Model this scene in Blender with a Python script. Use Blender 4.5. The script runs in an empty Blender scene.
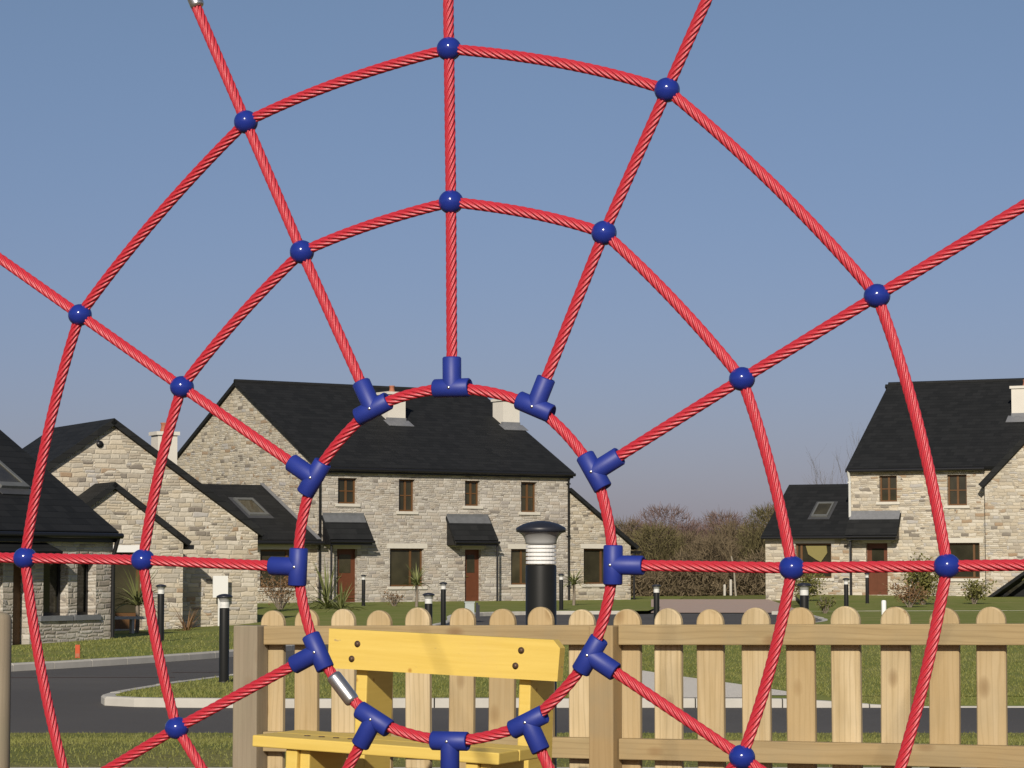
import bpy, bmesh, math, random
from mathutils import Vector, Matrix, Quaternion
R = math.radians
rnd = random.Random(7)
sc = bpy.context.scene
COL = sc.collection

# ------------------------------------------------------------------ camera, sky, sun, exposure
cd = bpy.data.cameras.new('camera'); cam = bpy.data.objects.new('camera', cd); COL.objects.link(cam)
cd.sensor_width = 36.0; cd.lens = 2500 / 1024 * 36; cd.clip_start = 0.05; cd.clip_end = 6000
cam.location = (0, 0, 1.5); cam.rotation_euler = (R(90) + math.atan(181 / 2500), 0, 0)
sc.camera = cam
SUN_EL, SUN_AZ = 25.0, 8.0            # elevation; degrees left of straight behind the camera
w = bpy.data.worlds.new('World'); sc.world = w; w.use_nodes = True
nt = w.node_tree; bg = nt.nodes['Background']
sky = nt.nodes.new('ShaderNodeTexSky'); sky.sky_type = 'NISHITA'; sky.sun_disc = False
sky.sun_elevation = R(SUN_EL); sky.sun_rotation = R(180 + SUN_AZ)
sky.altitude = 0; sky.air_density = 1.0; sky.dust_density = 0.6; sky.ozone_density = 4.0
# low lavender haze band near the horizon tints the sky light
tc = nt.nodes.new('ShaderNodeTexCoord'); sx = nt.nodes.new('ShaderNodeSeparateXYZ'); nt.links.new(tc.outputs['Generated'], sx.inputs[0])
hr = nt.nodes.new('ShaderNodeValToRGB'); nt.links.new(sx.outputs['Z'], hr.inputs[0])
hr.color_ramp.elements[0].position = 0.0; hr.color_ramp.elements[0].color = (0.62, 0.54, 0.77, 1)
hr.color_ramp.elements[1].position = 0.24; hr.color_ramp.elements[1].color = (1.02, 0.875, 0.85, 1)
tint = nt.nodes.new('ShaderNodeMix'); tint.data_type = 'RGBA'; tint.blend_type = 'MULTIPLY'; tint.inputs[0].default_value = 1.0
nt.links.new(sky.outputs[0], tint.inputs[6]); nt.links.new(hr.outputs[0], tint.inputs[7])
nt.links.new(tint.outputs[2], bg.inputs[0]); bg.inputs[1].default_value = 0.075
sd = bpy.data.lights.new('sun', 'SUN'); sd.energy = 4.5; sd.angle = R(0.8); sd.color = (1.0, 0.91, 0.78)
so = bpy.data.objects.new('sun', sd); COL.objects.link(so)
ldir = Vector((math.sin(R(SUN_AZ)) * math.cos(R(SUN_EL)), math.cos(R(SUN_AZ)) * math.cos(R(SUN_EL)), -math.sin(R(SUN_EL))))
so.rotation_euler = ldir.to_track_quat('-Z', 'Y').to_euler(); so.location = (-10, -20, 20)
sc.view_settings.view_transform = 'Standard'; sc.view_settings.look = 'None'
sc.view_settings.exposure = 0.0; sc.view_settings.gamma = 1.0

# ------------------------------------------------------------------ object helpers
def tag(o, label=None, cat=None, group=None, kind=None):
    if label: o['label'] = label
    if cat: o['category'] = cat
    if group: o['group'] = group
    if kind: o['kind'] = kind
    return o
def empty(name, loc, rz=0.0, label=None, cat=None, group=None):
    o = bpy.data.objects.new(name, None); COL.objects.link(o); o.location = loc; o.rotation_euler = (0, 0, rz)
    o.empty_display_size = 0.2
    return tag(o, label, cat, group)
def kids(o): return [c for c in bpy.data.objects if c.parent == o]
def copy_tree(o, parent=None):
    ch = kids(o); c = o.copy(); COL.objects.link(c)
    if parent is not None: c.parent = parent
    for k in ch: copy_tree(k, c)
    return c

class MB:
    """collects faces with metre UVs and links them as one mesh object"""
    def __init__(s): s.v = []; s.f = []; s.smooth = []
    def poly(s, pts, smooth=False):
        b = len(s.v); s.v += [tuple(p) for p in pts]; s.f.append(tuple(range(b, b + len(pts)))); s.smooth.append(smooth)
    def grid(s, rows, closed=False, smooth=True):
        b = len(s.v); n = len(rows[0])
        for r in rows: s.v += [tuple(p) for p in r]
        for i in range(len(rows) - 1):
            for j in range(n if closed else n - 1):
                k = (j + 1) % n
                s.f.append((b + i * n + j, b + i * n + k, b + (i + 1) * n + k, b + (i + 1) * n + j)); s.smooth.append(smooth)
    def hexa(s, p):          # p: 4 bottom + 4 top points
        b = len(s.v); s.v += [tuple(q) for q in p]
        for f in ((3, 2, 1, 0), (4, 5, 6, 7), (0, 1, 5, 4), (1, 2, 6, 5), (2, 3, 7, 6), (3, 0, 4, 7)):
            s.f.append(tuple(b + i for i in f)); s.smooth.append(False)
    def box(s, x0, x1, y0, y1, z0, z1):
        s.hexa([(x0, y0, z0), (x1, y0, z0), (x1, y1, z0), (x0, y1, z0), (x0, y0, z1), (x1, y0, z1), (x1, y1, z1), (x0, y1, z1)])
    def slab(s, a, b, c, d, t):   # quad a b c d with thickness t below
        a, b, c, d = map(Vector, (a, b, c, d)); n = (b - a).cross(d - a).normalized()
        if n.z < 0: n = -n
        o = -n * t
        s.hexa([a + o, b + o, c + o, d + o, a, b, c, d])
    def prism(s, pts, off):       # polygon pts extruded by vector off
        off = Vector(off); p = [Vector(q) for q in pts]; q = [v + off for v in p]
        s.poly(p[::-1]); s.poly(q)
        for i in range(len(p)):
            j = (i + 1) % len(p); s.poly([p[i], p[j], q[j], q[i]])
    def tube(s, pts, rad, seg=8, cap=True, smooth=True):
        pts = [Vector(p) for p in pts]
        if not hasattr(rad, '__len__'): rad = [rad] * len(pts)
        rows = []; nrm = None
        for i, p in enumerate(pts):
            t = (pts[min(i + 1, len(pts) - 1)] - pts[max(i - 1, 0)]).normalized()
            if nrm is None:
                nrm = t.cross(Vector((0, 0, 1)) if abs(t.z) < 0.9 else Vector((1, 0, 0))).normalized()
            else: nrm = (nrm - t * nrm.dot(t)).normalized()
            bn = t.cross(nrm)
            rows.append([p + (nrm * math.cos(2 * math.pi * k / seg) + bn * math.sin(2 * math.pi * k / seg)) * rad[i] for k in range(seg)])
        s.grid(rows, True, smooth)
        if cap: s.poly(rows[0][::-1]); s.poly(rows[-1])
    def lathe(s, prof, seg=20, M=None, smooth=True):   # prof (r,z)
        rows = []
        for r, z in prof:
            row = [Vector((r * math.cos(2 * math.pi * k / seg), r * math.sin(2 * math.pi * k / seg), z)) for k in range(seg)]
            rows.append([M @ q for q in row] if M else row)
        s.grid(rows, True, smooth)
        if prof[0][0] > 1e-4: s.poly(rows[0][::-1])
        if prof[-1][0] > 1e-4: s.poly(rows[-1])
    def build(s, name, mat, parent=None, loc=None):
        me = bpy.data.meshes.new(name); me.from_pydata(s.v, [], s.f)
        uv = me.uv_layers.new(name='UVMap').data; V = me.vertices
        for p in me.polygons:
            p.use_smooth = s.smooth[p.index]
            n = p.normal
            if abs(n.z) > 0.97: t = Vector((1, 0, 0)); b = Vector((0, 1, 0))
            else:
                t = Vector((0, 0, 1)).cross(n).normalized()
                if abs(t.x) > 0.05:
                    if t.x < 0: t = -t
                elif t.y < 0: t = -t
                b = t.cross(n).normalized()
                if b.z < 0: b = -b
            for li in p.loop_indices:
                co = V[me.loops[li].vertex_index].co
                uv[li].uv = (co.dot(t), co.dot(b))
        if mat: me.materials.append(mat)
        me.update()
        o = bpy.data.objects.new(name, me); COL.objects.link(o)
        if parent: o.parent = parent
        if loc: o.location = loc
        return o

# ------------------------------------------------------------------ materials
class NT:
    def __init__(s, name, rough=0.7, spec=0.3):
        s.m = bpy.data.materials.new(name); s.m.use_nodes = True; s.t = s.m.node_tree
        s.b = s.t.nodes['Principled BSDF']; s.b.inputs['Roughness'].default_value = rough
        s.b.inputs['Specular IOR Level'].default_value = spec
    def n(s, typ, **kw):
        n = s.t.nodes.new(typ)
        for k, v in kw.items(): setattr(n, k, v)
        return n
    def l(s, a, b): s.t.links.new(a, b)
    def val(s, x, sock):
        if isinstance(x, (int, float)): sock.default_value = x
        elif isinstance(x, (tuple, list)): sock.default_value = tuple(x) + ((1,) if len(x) == 3 and len(sock.default_value) == 4 else ())
        else: s.l(x, sock)
    def math(s, op, a, b=0.0):
        n = s.n('ShaderNodeMath', operation=op); s.val(a, n.inputs[0]); s.val(b, n.inputs[1]); return n.outputs[0]
    def mix(s, f, a, b, blend='MIX'):
        n = s.n('ShaderNodeMix', data_type='RGBA', blend_type=blend)
        s.val(f, n.inputs[0]); s.val(a, n.inputs[6]); s.val(b, n.inputs[7]); return n.outputs[2]
    def ramp(s, f, stops, interp='LINEAR'):
        n = s.n('ShaderNodeValToRGB'); s.l(f, n.inputs[0]); r = n.color_ramp; r.interpolation = interp
        while len(r.elements) < len(stops): r.elements.new(0.5)
        for e, (p, c) in zip(r.elements, stops):
            e.position = p; e.color = (c if hasattr(c, '__len__') else (c, c, c)) + (1,) if hasattr(c, '__len__') else (c, c, c, 1)
        return n.outputs[0]
    def noise(s, vec, scale, detail=4, rough=0.55):
        n = s.n('ShaderNodeTexNoise'); n.inputs['Scale'].default_value = scale; n.inputs['Detail'].default_value = detail
        n.inputs['Roughness'].default_value = rough
        if vec is not None: s.l(vec, n.inputs['Vector'])
        return n.outputs[0]
    def uv(s): return s.n('ShaderNodeUVMap', uv_map='UVMap').outputs[0]
    def obj(s): return s.n('ShaderNodeTexCoord').outputs['Object']
    def sep(s, v):
        n = s.n('ShaderNodeSeparateXYZ'); s.l(v, n.inputs[0]); return n.outputs
    def comb(s, x, y, z=0.0):
        n = s.n('ShaderNodeCombineXYZ'); s.val(x, n.inputs[0]); s.val(y, n.inputs[1]); s.val(z, n.inputs[2]); return n.outputs[0]
    def white(s, v):
        n = s.n('ShaderNodeTexWhiteNoise', noise_dimensions='3D'); s.l(v, n.inputs['Vector']); return n.outputs
    def rand(s): return s.n('ShaderNodeObjectInfo').outputs['Random']
    def bump(s, h, strength=0.3, dist=0.02):
        n = s.n('ShaderNodeBump'); n.inputs['Strength'].default_value = strength; n.inputs['Distance'].default_value = dist
        s.l(h, n.inputs['Height']); s.l(n.outputs[0], s.b.inputs['Normal'])
    def color(s, c): s.val(c, s.b.inputs['Base Color'])

def plain(name, c, rough=0.6, spec=0.3, metal=0.0, var=0.12, scale=30):
    t = NT(name, rough, spec); t.b.inputs['Metallic'].default_value = metal
    f = t.noise(t.obj(), scale)
    t.color(t.mix(f, tuple(x * (1 - var) for x in c), tuple(min(1, x * (1 + var)) for x in c)))
    return t.m

def stone(name, W, H, palette, mortar=(0.48, 0.43, 0.34), seed=0.0):
    mean = tuple(sum(c[i] for _, c in palette) / len(palette) * 1.1 for i in range(3))
    t = NT(name, 0.9, 0.15)
    uv = t.uv(); dn = t.n('ShaderNodeTexNoise'); dn.inputs['Scale'].default_value = 3.0; t.l(uv, dn.inputs['Vector'])
    vm = t.n('ShaderNodeVectorMath', operation='MULTIPLY_ADD'); t.l(dn.outputs['Color'], vm.inputs[0]); vm.inputs[1].default_value = (0.16, 0.08, 0); t.l(uv, vm.inputs[2])
    x, y, z = t.sep(vm.outputs[0])
    # two courses of different height, picked in patches, so that no regular bond shows
    def layer(W, H, k):
        yr = t.math('DIVIDE', y, H); row = t.math('FLOOR', yr); fy = t.math('FRACT', yr)
        rr = t.white(t.comb(row, seed + k))[0]
        xr = t.math('ADD', t.math('DIVIDE', x, t.math('MULTIPLY', t.math('ADD', rr, 0.6), W)), t.math('MULTIPLY', rr, 17.3))
        colm = t.math('FLOOR', xr); fx = t.math('FRACT', xr)
        cid = t.white(t.comb(colm, row, seed + 3.1 * k))
        ex = t.math('MINIMUM', fx, t.math('SUBTRACT', 1.0, fx)); ey = t.math('MINIMUM', fy, t.math('SUBTRACT', 1.0, fy))
        edge = t.math('MINIMUM', t.math('MULTIPLY', ex, W), t.math('MULTIPLY', ey, H))
        return cid[0], edge
    a, ea = layer(W, H, 1.0); b, eb = layer(W * 0.75, H * 0.6, 2.0)
    sel = t.math('GREATER_THAN', t.noise(uv, 1.1, 1), 0.52)
    def pick(p, q):
        return t.math('ADD', t.math('MULTIPLY', p, t.math('SUBTRACT', 1.0, sel)), t.math('MULTIPLY', q, sel))
    cid = pick(a, b); edge = pick(ea, eb)
    c = t.ramp(cid, palette, 'CONSTANT')
    c = t.mix(0.10, c, mean)
    f = t.noise(uv, 9.0, 5, 0.65)
    c = t.mix(t.math('MULTIPLY', f, 0.38), c, (0.24, 0.20, 0.145), 'MIX')
    c = t.mix(t.ramp(t.noise(uv, 0.35, 3), [(0.35, 0.0), (0.7, 0.30)]), c, (0.40, 0.37, 0.31))
    m = t.ramp(edge, [(0.0, 1.0), (0.018, 0.0)])
    c = t.mix(t.math('MULTIPLY', m, 0.35), c, mortar)
    t.color(c)
    h = t.math('ADD', t.math('MULTIPLY', t.math('MINIMUM', edge, 0.03), 20.0), t.math('ADD', t.math('MULTIPLY', cid, 0.6), t.math('MULTIPLY', f, 0.5)))
    t.bump(h, 0.8, 0.035)
    return t.m
WARM = [(0.0, (0.46, 0.39, 0.27)), (0.14, (0.54, 0.48, 0.36)), (0.30, (0.40, 0.36, 0.28)), (0.45, (0.60, 0.54, 0.42)),
        (0.60, (0.50, 0.42, 0.29)), (0.72, (0.35, 0.30, 0.22)), (0.82, (0.58, 0.50, 0.36)), (0.88, (0.30, 0.19, 0.10)), (0.92, (0.40, 0.38, 0.34)), (0.955, (0.13, 0.11, 0.09))]
GREY0 = [(0.0, (0.44, 0.39, 0.31)), (0.16, (0.50, 0.46, 0.38)), (0.32, (0.36, 0.33, 0.28)), (0.48, (0.55, 0.51, 0.43)),
        (0.62, (0.42, 0.36, 0.28)), (0.74, (0.33, 0.30, 0.26)), (0.86, (0.50, 0.45, 0.36)), (0.94, (0.26, 0.22, 0.17)), (0.975, (0.17, 0.15, 0.13))]
up = lambda P, k: [(p, tuple(min(0.8, x * k) for x in c)) for p, c in P]
WARM = [(p, (c[0] * 1.08, c[1] * 1.11, c[2] * 1.20)) for p, c in WARM]; GREY = [(p, (c[0] * 1.07, c[1] * 1.10, c[2] * 1.19)) for p, c in GREY0]
M = {}
M['stone_warm'] = stone('cream rubble stone', 0.36, 0.135, WARM, seed=1)
M['stone_grey'] = stone('grey rubble stone', 0.36, 0.13, GREY, seed=2)
M['stone_dark'] = stone('weathered rubble stone', 0.40, 0.13, [(p, tuple(x * 0.8 for x in c)) for p, c in GREY], seed=3)

def slate():
    t = NT('black slate', 0.7, 0.10)
    x, y, z = t.sep(t.uv()); yr = t.math('DIVIDE', y, 0.26); row = t.math('FLOOR', yr); fy = t.math('FRACT', yr)
    xr = t.math('ADD', t.math('DIVIDE', x, 0.33), t.math('MULTIPLY', t.math('MODULO', row, 2.0), 0.5))
    r = t.white(t.comb(t.math('FLOOR', xr), row))[0]
    c = t.mix(r, (0.014, 0.015, 0.016), (0.023, 0.024, 0.025))
    c = t.mix(t.math('MULTIPLY', t.noise(t.uv(), 0.8, 4), 0.5), c, (0.022, 0.023, 0.022))
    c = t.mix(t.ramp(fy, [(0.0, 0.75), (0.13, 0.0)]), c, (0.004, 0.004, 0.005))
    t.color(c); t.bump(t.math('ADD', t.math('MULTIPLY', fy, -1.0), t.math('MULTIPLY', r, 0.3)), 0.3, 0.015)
    return t.m
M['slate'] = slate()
M['fascia'] = plain('black fascia', (0.012, 0.012, 0.013), 0.4, 0.4)
M['lead'] = plain('lead flashing', (0.17, 0.175, 0.185), 0.5, 0.4, var=0.25, scale=6)
M['lead_flash'] = plain('weathered lead flashing', (0.13, 0.135, 0.14), 0.5, 0.4, var=0.3, scale=5)
M['lead_dark'] = plain('dark flashing', (0.06, 0.062, 0.066), 0.6, 0.3, var=0.25, scale=6)
M['lead_mid'] = plain('grey roof window frame', (0.12, 0.125, 0.12), 0.5, 0.4, var=0.2, scale=6)
M['render'] = plain('cream render', (0.62, 0.59, 0.52), 0.85, 0.15, var=0.06, scale=3)
M['lintel'] = plain('pale stone lintel', (0.56, 0.53, 0.46), 0.85, 0.15, var=0.10, scale=5)
M['terracotta'] = plain('terracotta', (0.36, 0.14, 0.08), 0.8)
M['frame'] = plain('brown window timber', (0.12, 0.060, 0.024), 0.5, 0.3, var=0.2, scale=8)
M['frame_light'] = plain('varnished timber', (0.34, 0.16, 0.05), 0.45, 0.3, var=0.2, scale=8)
M['door'] = plain('red brown door paint', (0.12, 0.042, 0.020), 0.45, 0.3, var=0.18, scale=5)
M['pipe'] = plain('black rainwater pipe', (0.012, 0.012, 0.013), 0.4, 0.4)
M['pipe_pale'] = plain('pale rainwater pipe', (0.62, 0.62, 0.58), 0.5, 0.3)
M['brass'] = plain('brass', (0.55, 0.38, 0.12), 0.35, 0.5, 0.8)
def glass():
    t = NT('window glass', 0.06, 0.5)
    t.color(t.mix(t.noise(t.obj(), 1.3, 2), (0.008, 0.008, 0.006), t.mix(t.rand(), (0.03, 0.03, 0.02), (0.11, 0.095, 0.055)))); return t.m  # varied reflections painted into the glass colour, differing from pane to pane
M['glass'] = glass()
M['curtain'] = plain('pale green curtain', (0.22, 0.19, 0.075), 0.9, 0.1)

def wood(name, stops, along, weather=0.0, gloss=0.7, tone=(0.33, 0.22, 0.105)):
    t = NT(name, gloss, 0.2); r = t.rand(); x, y, z = t.sep(t.uv())
    o = t.math('MULTIPLY', r, 57.0)
    a, b = (y, x) if along == 'v' else (x, y)
    vec = t.comb(t.math('ADD', t.math('MULTIPLY', b, 34.0), o), t.math('MULTIPLY', a, 2.2), o)
    wob = t.noise(t.comb(t.math('MULTIPLY', b, 7.0), t.math('MULTIPLY', a, 1.3), o), 1.0, 3)
    n1 = t.noise(vec, 1.0, 5, 0.6)
    f = t.math('ADD', t.math('MULTIPLY', n1, 0.7), t.math('MULTIPLY', wob, 0.3))
    c = t.ramp(f, stops)
    rings = t.math('SINE', t.math('ADD', t.math('MULTIPLY', wob, 20.0), t.math('MULTIPLY', b, 330.0)))
    c = t.mix(t.math('MULTIPLY', t.ramp(rings, [(0.55, 0.0), (1.0, 1.0)]), 0.28), c, tuple(q * 0.55 for q in stops[0][1]))
    # knots
    v = t.n('ShaderNodeTexVoronoi'); v.inputs['Scale'].default_value = 1.0; v.inputs['Randomness'].default_value = 1.0
    t.l(t.comb(t.math('ADD', t.math('MULTIPLY', b, 8.0), o), t.math('MULTIPLY', a, 4.5), o), v.inputs['Vector'])
    k = t.ramp(v.outputs['Distance'], [(0.03, 1.0), (0.12, 0.6), (0.20, 0.0)])
    c = t.mix(t.math('MULTIPLY', k, 0.9), c, (0.15, 0.075, 0.03))
    # each board its own tone, plus broad green-grey weathering
    c = t.mix(t.math('MULTIPLY', t.white(t.comb(o, o))[0], 0.70), c, tone)
    big = t.ramp(t.noise(t.comb(t.math('ADD', x, o), t.math('ADD', y, o)), 4.0, 3), [(0.45, 0.0), (0.75, 1.0)])
    c = t.mix(t.math('MULTIPLY', big, 0.30 + weather), c, (0.24, 0.215, 0.145))
    t.color(c); t.bump(t.math('ADD', f, t.math('MULTIPLY', k, 0.4)), 0.25, 0.004)
    return t.m
PINE = [(0.30, (0.40, 0.30, 0.155)), (0.50, (0.56, 0.445, 0.265)), (0.70, (0.66, 0.545, 0.355))]
RAIL = [(0.30, (0.27, 0.205, 0.10)), (0.50, (0.38, 0.295, 0.155)), (0.70, (0.46, 0.37, 0.21))]
M['picket'] = wood('treated pine picket', PINE, 'v', tone=(0.36, 0.25, 0.115))
M['rail'] = wood('treated pine rail', RAIL, 'u', 0.1)
M['post'] = wood('treated pine post', RAIL, 'v', 0.2)
M['oldpost'] = wood('weathered pine post', [(0.3, (0.16, 0.13, 0.09)), (0.5, (0.30, 0.25, 0.18)), (0.7, (0.41, 0.36, 0.27))], 'v', 0.3, tone=(0.26, 0.215, 0.15))
def yellow():
    t = NT('yellow paint on timber', 0.55, 0.3); x, y, z = t.sep(t.uv())
    g = t.noise(t.comb(t.math('MULTIPLY', x, 4.0), t.math('MULTIPLY', y, 70.0), t.math('MULTIPLY', t.rand(), 40.0)), 1.0, 4)
    c = t.mix(g, (0.58, 0.405, 0.080), (0.71, 0.53, 0.14))
    v = t.n('ShaderNodeTexVoronoi'); v.inputs['Scale'].default_value = 9.0; t.l(t.uv(), v.inputs['Vector'])
    c = t.mix(t.ramp(v.outputs['Distance'], [(0.03, 0.8), (0.09, 0.0)]), c, (0.35, 0.16, 0.02))
    c = t.mix(t.ramp(t.noise(t.uv(), 6.0, 4), [(0.55, 0.0), (0.8, 0.35)]), c, (0.60, 0.42, 0.14))
    w1 = t.ramp(t.noise(t.comb(t.math('MULTIPLY', x, 14.0), t.math('MULTIPLY', y, 30.0), t.math('MULTIPLY', t.rand(), 9.0)), 1.0, 5, 0.7), [(0.66, 0.0), (0.70, 0.8)])
    c = t.mix(w1, c, (0.38, 0.27, 0.13))
    t.color(c); t.bump(g, 0.25, 0.003); return t.m
M['yellow'] = yellow()
M['bolt'] = plain('rusty steel bolt', (0.11, 0.07, 0.045), 0.5, 0.4, 0.5, var=0.6, scale=150)

def rope_mat():
    t = NT('red nylon rope', 0.40, 0.6); o = t.obj()
    f = t.noise(o, 900.0, 3); g = t.noise(o, 14.0, 3)
    c = t.mix(f, (0.36, 0.009, 0.020), (0.52, 0.022, 0.042)); c = t.mix(t.math('MULTIPLY', g, 0.3), c, (0.60, 0.07, 0.085))
    t.color(c); t.bump(f, 0.25, 0.0008)
    t.b.inputs['Sheen Weight'].default_value = 0.08; t.b.inputs['Sheen Roughness'].default_value = 0.4
    return t.m
M['rope'] = rope_mat()
def blue_mat(name, rough):
    t = NT(name, rough, 0.5); o = t.obj(); f = t.noise(o, 60.0, 4)
    t.color(t.mix(f, (0.011, 0.025, 0.20), (0.018, 0.038, 0.27))); t.bump(t.noise(o, 260.0, 2), 0.05, 0.001); return t.m
M['blue_gloss'] = blue_mat('glossy blue plastic', 0.14)
M['blue'] = blue_mat('satin blue plastic', 0.52)
M['steel'] = plain('pressed aluminium', (0.62, 0.61, 0.58), 0.28, 0.5, 0.9, 0.08, 80)
M['bollard'] = plain('black bollard paint', (0.012, 0.012, 0.010), 0.45, 0.3, var=0.1)
M['bollard_cap'] = plain('dark grey cap', (0.020, 0.022, 0.030), 0.42, 0.4)
M['acrylic'] = plain('clear ribbed acrylic', (0.30, 0.30, 0.29), 0.25, 0.5, var=0.25, scale=14)
M['louvre'] = plain('white louvre', (0.78, 0.78, 0.75), 0.5, 0.4, var=0.03)
M['conc'] = plain('pale concrete', (0.46, 0.44, 0.39), 0.9, 0.15, var=0.16, scale=4)
M['white'] = plain('white painted metal', (0.75, 0.75, 0.72), 0.5, 0.3, var=0.04)
M['cab'] = plain('grey painted steel', (0.36, 0.40, 0.38), 0.5, 0.3)
M['orange'] = plain('orange red paint', (0.45, 0.07, 0.02), 0.6)
M['darkband'] = plain('dark printed band', (0.03, 0.03, 0.035), 0.6)

def ground_mat(name, a, b, scale, scale2, c2, rough=0.95, bump=0.4, dist=0.03, spot=None):
    t = NT(name, rough, 0.12); o = t.obj()
    c = t.mix(t.noise(o, scale, 5, 0.65), a, b); c = t.mix(t.ramp(t.noise(o, scale2, 4), [(0.4, 0.0), (0.7, 0.7)]), c, c2)
    if spot: c = t.mix(t.ramp(t.noise(o, spot[1], 3), [(0.58, 0.0), (0.72, spot[2])]), c, spot[0])
    t.color(c); t.bump(t.noise(o, scale * 2, 4), bump, dist); return t.m
M['grass'] = ground_mat('mown grass', (0.120, 0.150, 0.032), (0.20, 0.21, 0.06), 9.0, 0.5, (0.25, 0.22, 0.085), bump=0.8, dist=0.05, spot=((0.16, 0.13, 0.06), 2.3, 0.5))
M['lawn'] = ground_mat('lawn', (0.130, 0.170, 0.032), (0.215, 0.235, 0.058), 6.0, 0.6, (0.26, 0.245, 0.085), bump=0.45, dist=0.03)
M['asphalt'] = ground_mat('asphalt', (0.078, 0.074, 0.070), (0.115, 0.109, 0.101), 40.0, 0.25, (0.125, 0.118, 0.108), 0.85, 0.3, 0.01)
M['redline'] = ground_mat('worn red line', (0.14, 0.085, 0.075), (0.11, 0.09, 0.08), 20.0, 2.0, (0.12, 0.10, 0.09))
M['paving'] = ground_mat('pinkish paving', (0.42, 0.305, 0.245), (0.52, 0.39, 0.32), 5.0, 0.6, (0.42, 0.35, 0.29))
M['gravel'] = ground_mat('pale gravel', (0.60, 0.56, 0.48), (0.82, 0.77, 0.68), 30.0, 1.0, (0.70, 0.65, 0.56))
M['soil'] = ground_mat('brown soil', (0.12, 0.08, 0.05), (0.20, 0.14, 0.085), 8.0, 1.2, (0.14, 0.11, 0.06))
M['bark'] = ground_mat('bark mulch', (0.13, 0.075, 0.035), (0.26, 0.17, 0.09), 35.0, 1.4, (0.17, 0.12, 0.07), bump=0.9)
def leafy(name, a, b, rough=0.6):
    t = NT(name, rough, 0.25); t.color(t.mix(t.noise(t.obj(), 3.0, 3), a, b)); return t.m
M['blade'] = leafy('grass blades', (0.125, 0.148, 0.030), (0.235, 0.222, 0.07))
M['cordy'] = leafy('strap leaves', (0.10, 0.13, 0.045), (0.22, 0.22, 0.085))
M['shrub'] = leafy('shrub leaves', (0.080, 0.090, 0.022), (0.20, 0.18, 0.055))
M['russet'] = leafy('russet leaves', (0.14, 0.075, 0.035), (0.24, 0.15, 0.075))
M['bark_grey'] = leafy('grey bark', (0.16, 0.13, 0.10), (0.26, 0.22, 0.17), 0.9)
M['bark_pale'] = leafy('pale birch bark', (0.24, 0.21, 0.165), (0.36, 0.33, 0.27), 0.8)
M['tw_red'] = leafy('red brown twigs', (0.11, 0.070, 0.060), (0.185, 0.125, 0.105), 0.9)
M['tw_olive'] = leafy('olive twigs', (0.105, 0.080, 0.048), (0.19, 0.148, 0.09), 0.9)
M['tw_green'] = leafy('green willow twigs', (0.085, 0.075, 0.032), (0.165, 0.14, 0.065), 0.9)
M['tw_grey'] = leafy('grey twigs', (0.13, 0.11, 0.085), (0.22, 0.19, 0.15), 0.9)

# ------------------------------------------------------------------ ground
def S(a, b, x):
    t = max(0.0, min(1.0, (x - a) / (b - a))); return t * t * (3 - 2 * t)
def terrain(x, y):
    z = 0.5 * (1 - S(12.5, 24.0, y)) - 0.02
    z -= 0.45 * S(-2, -9, x) * S(40, 50, y) * (1 - S(80, 95, y)) - 0.0
    z -= 0.30 * S(-30, -40, x)
    z += 0.12 * S(100, 112, y) * S(4, 14, x)
    z += 5.0 * S(128, 260, y) + 6 * S(260, 900, y)
    return z
def terrain_sheet():
    xs = [-1500, -700, -300, -150, -90] + [-60 + 3 * i for i in range(41)] + [90, 150, 300, 700, 1500]
    ys = [-800, -300, -100, -40, -15, -5, 0, 4, 8, 11, 12.5] + [13 + 0.75 * i for i in range(14)] + [24 + 4 * i for i in range(32)] + [160, 180, 200, 230, 260, 320, 420, 600, 900, 1600, 3000]
    mb = MB(); mb.grid([[(x, y, terrain(x, y)) for x in xs] for y in ys])
    tag(mb.build('ground', M['grass']), kind='structure')
terrain_sheet()

def flat(name, pts, z, mat, kerb=None):
    mb = MB(); mb.poly([(x, y, z) for x, y in pts]); return tag(mb.build(name, mat), kind='structure')
# playground surface and its concrete edging
flat('playground_surface', [(-40, -20), (40, -20), (40, 12.3), (-40, 12.3)], 0.492, M['bark'])
mb = MB()
for i in range(44):
    x = -20 + i * 0.915; mb.box(x, x + 0.905, 12.3, 12.5, 0.3, 0.5)
tag(mb.build('playground_edging', M['conc']), kind='structure')

# asphalt road: one sheet, left border follows the far kerb
FAR = [(-40, 24.0), (-24, 25.5), (-14, 28.5), (-9.6, 31.6), (-7.05, 35.4), (-5.0, 39.8), (-3.9, 43.8), (-2.7, 50.5), (-1.9, 57), (-1.5, 63), (-1.6, 69), (-1.2, 73), (0.6, 75.6), (4.2, 76.6)]
flat('road', [(60, 20.8), (60, 62), (9.5, 78), (4.5, 78)] + [(x - 0.05, y + 0.05) for x, y in FAR[::-1]] + [(-60, 23.5), (-60, 20.8)], 0.004, M['asphalt'])

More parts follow.
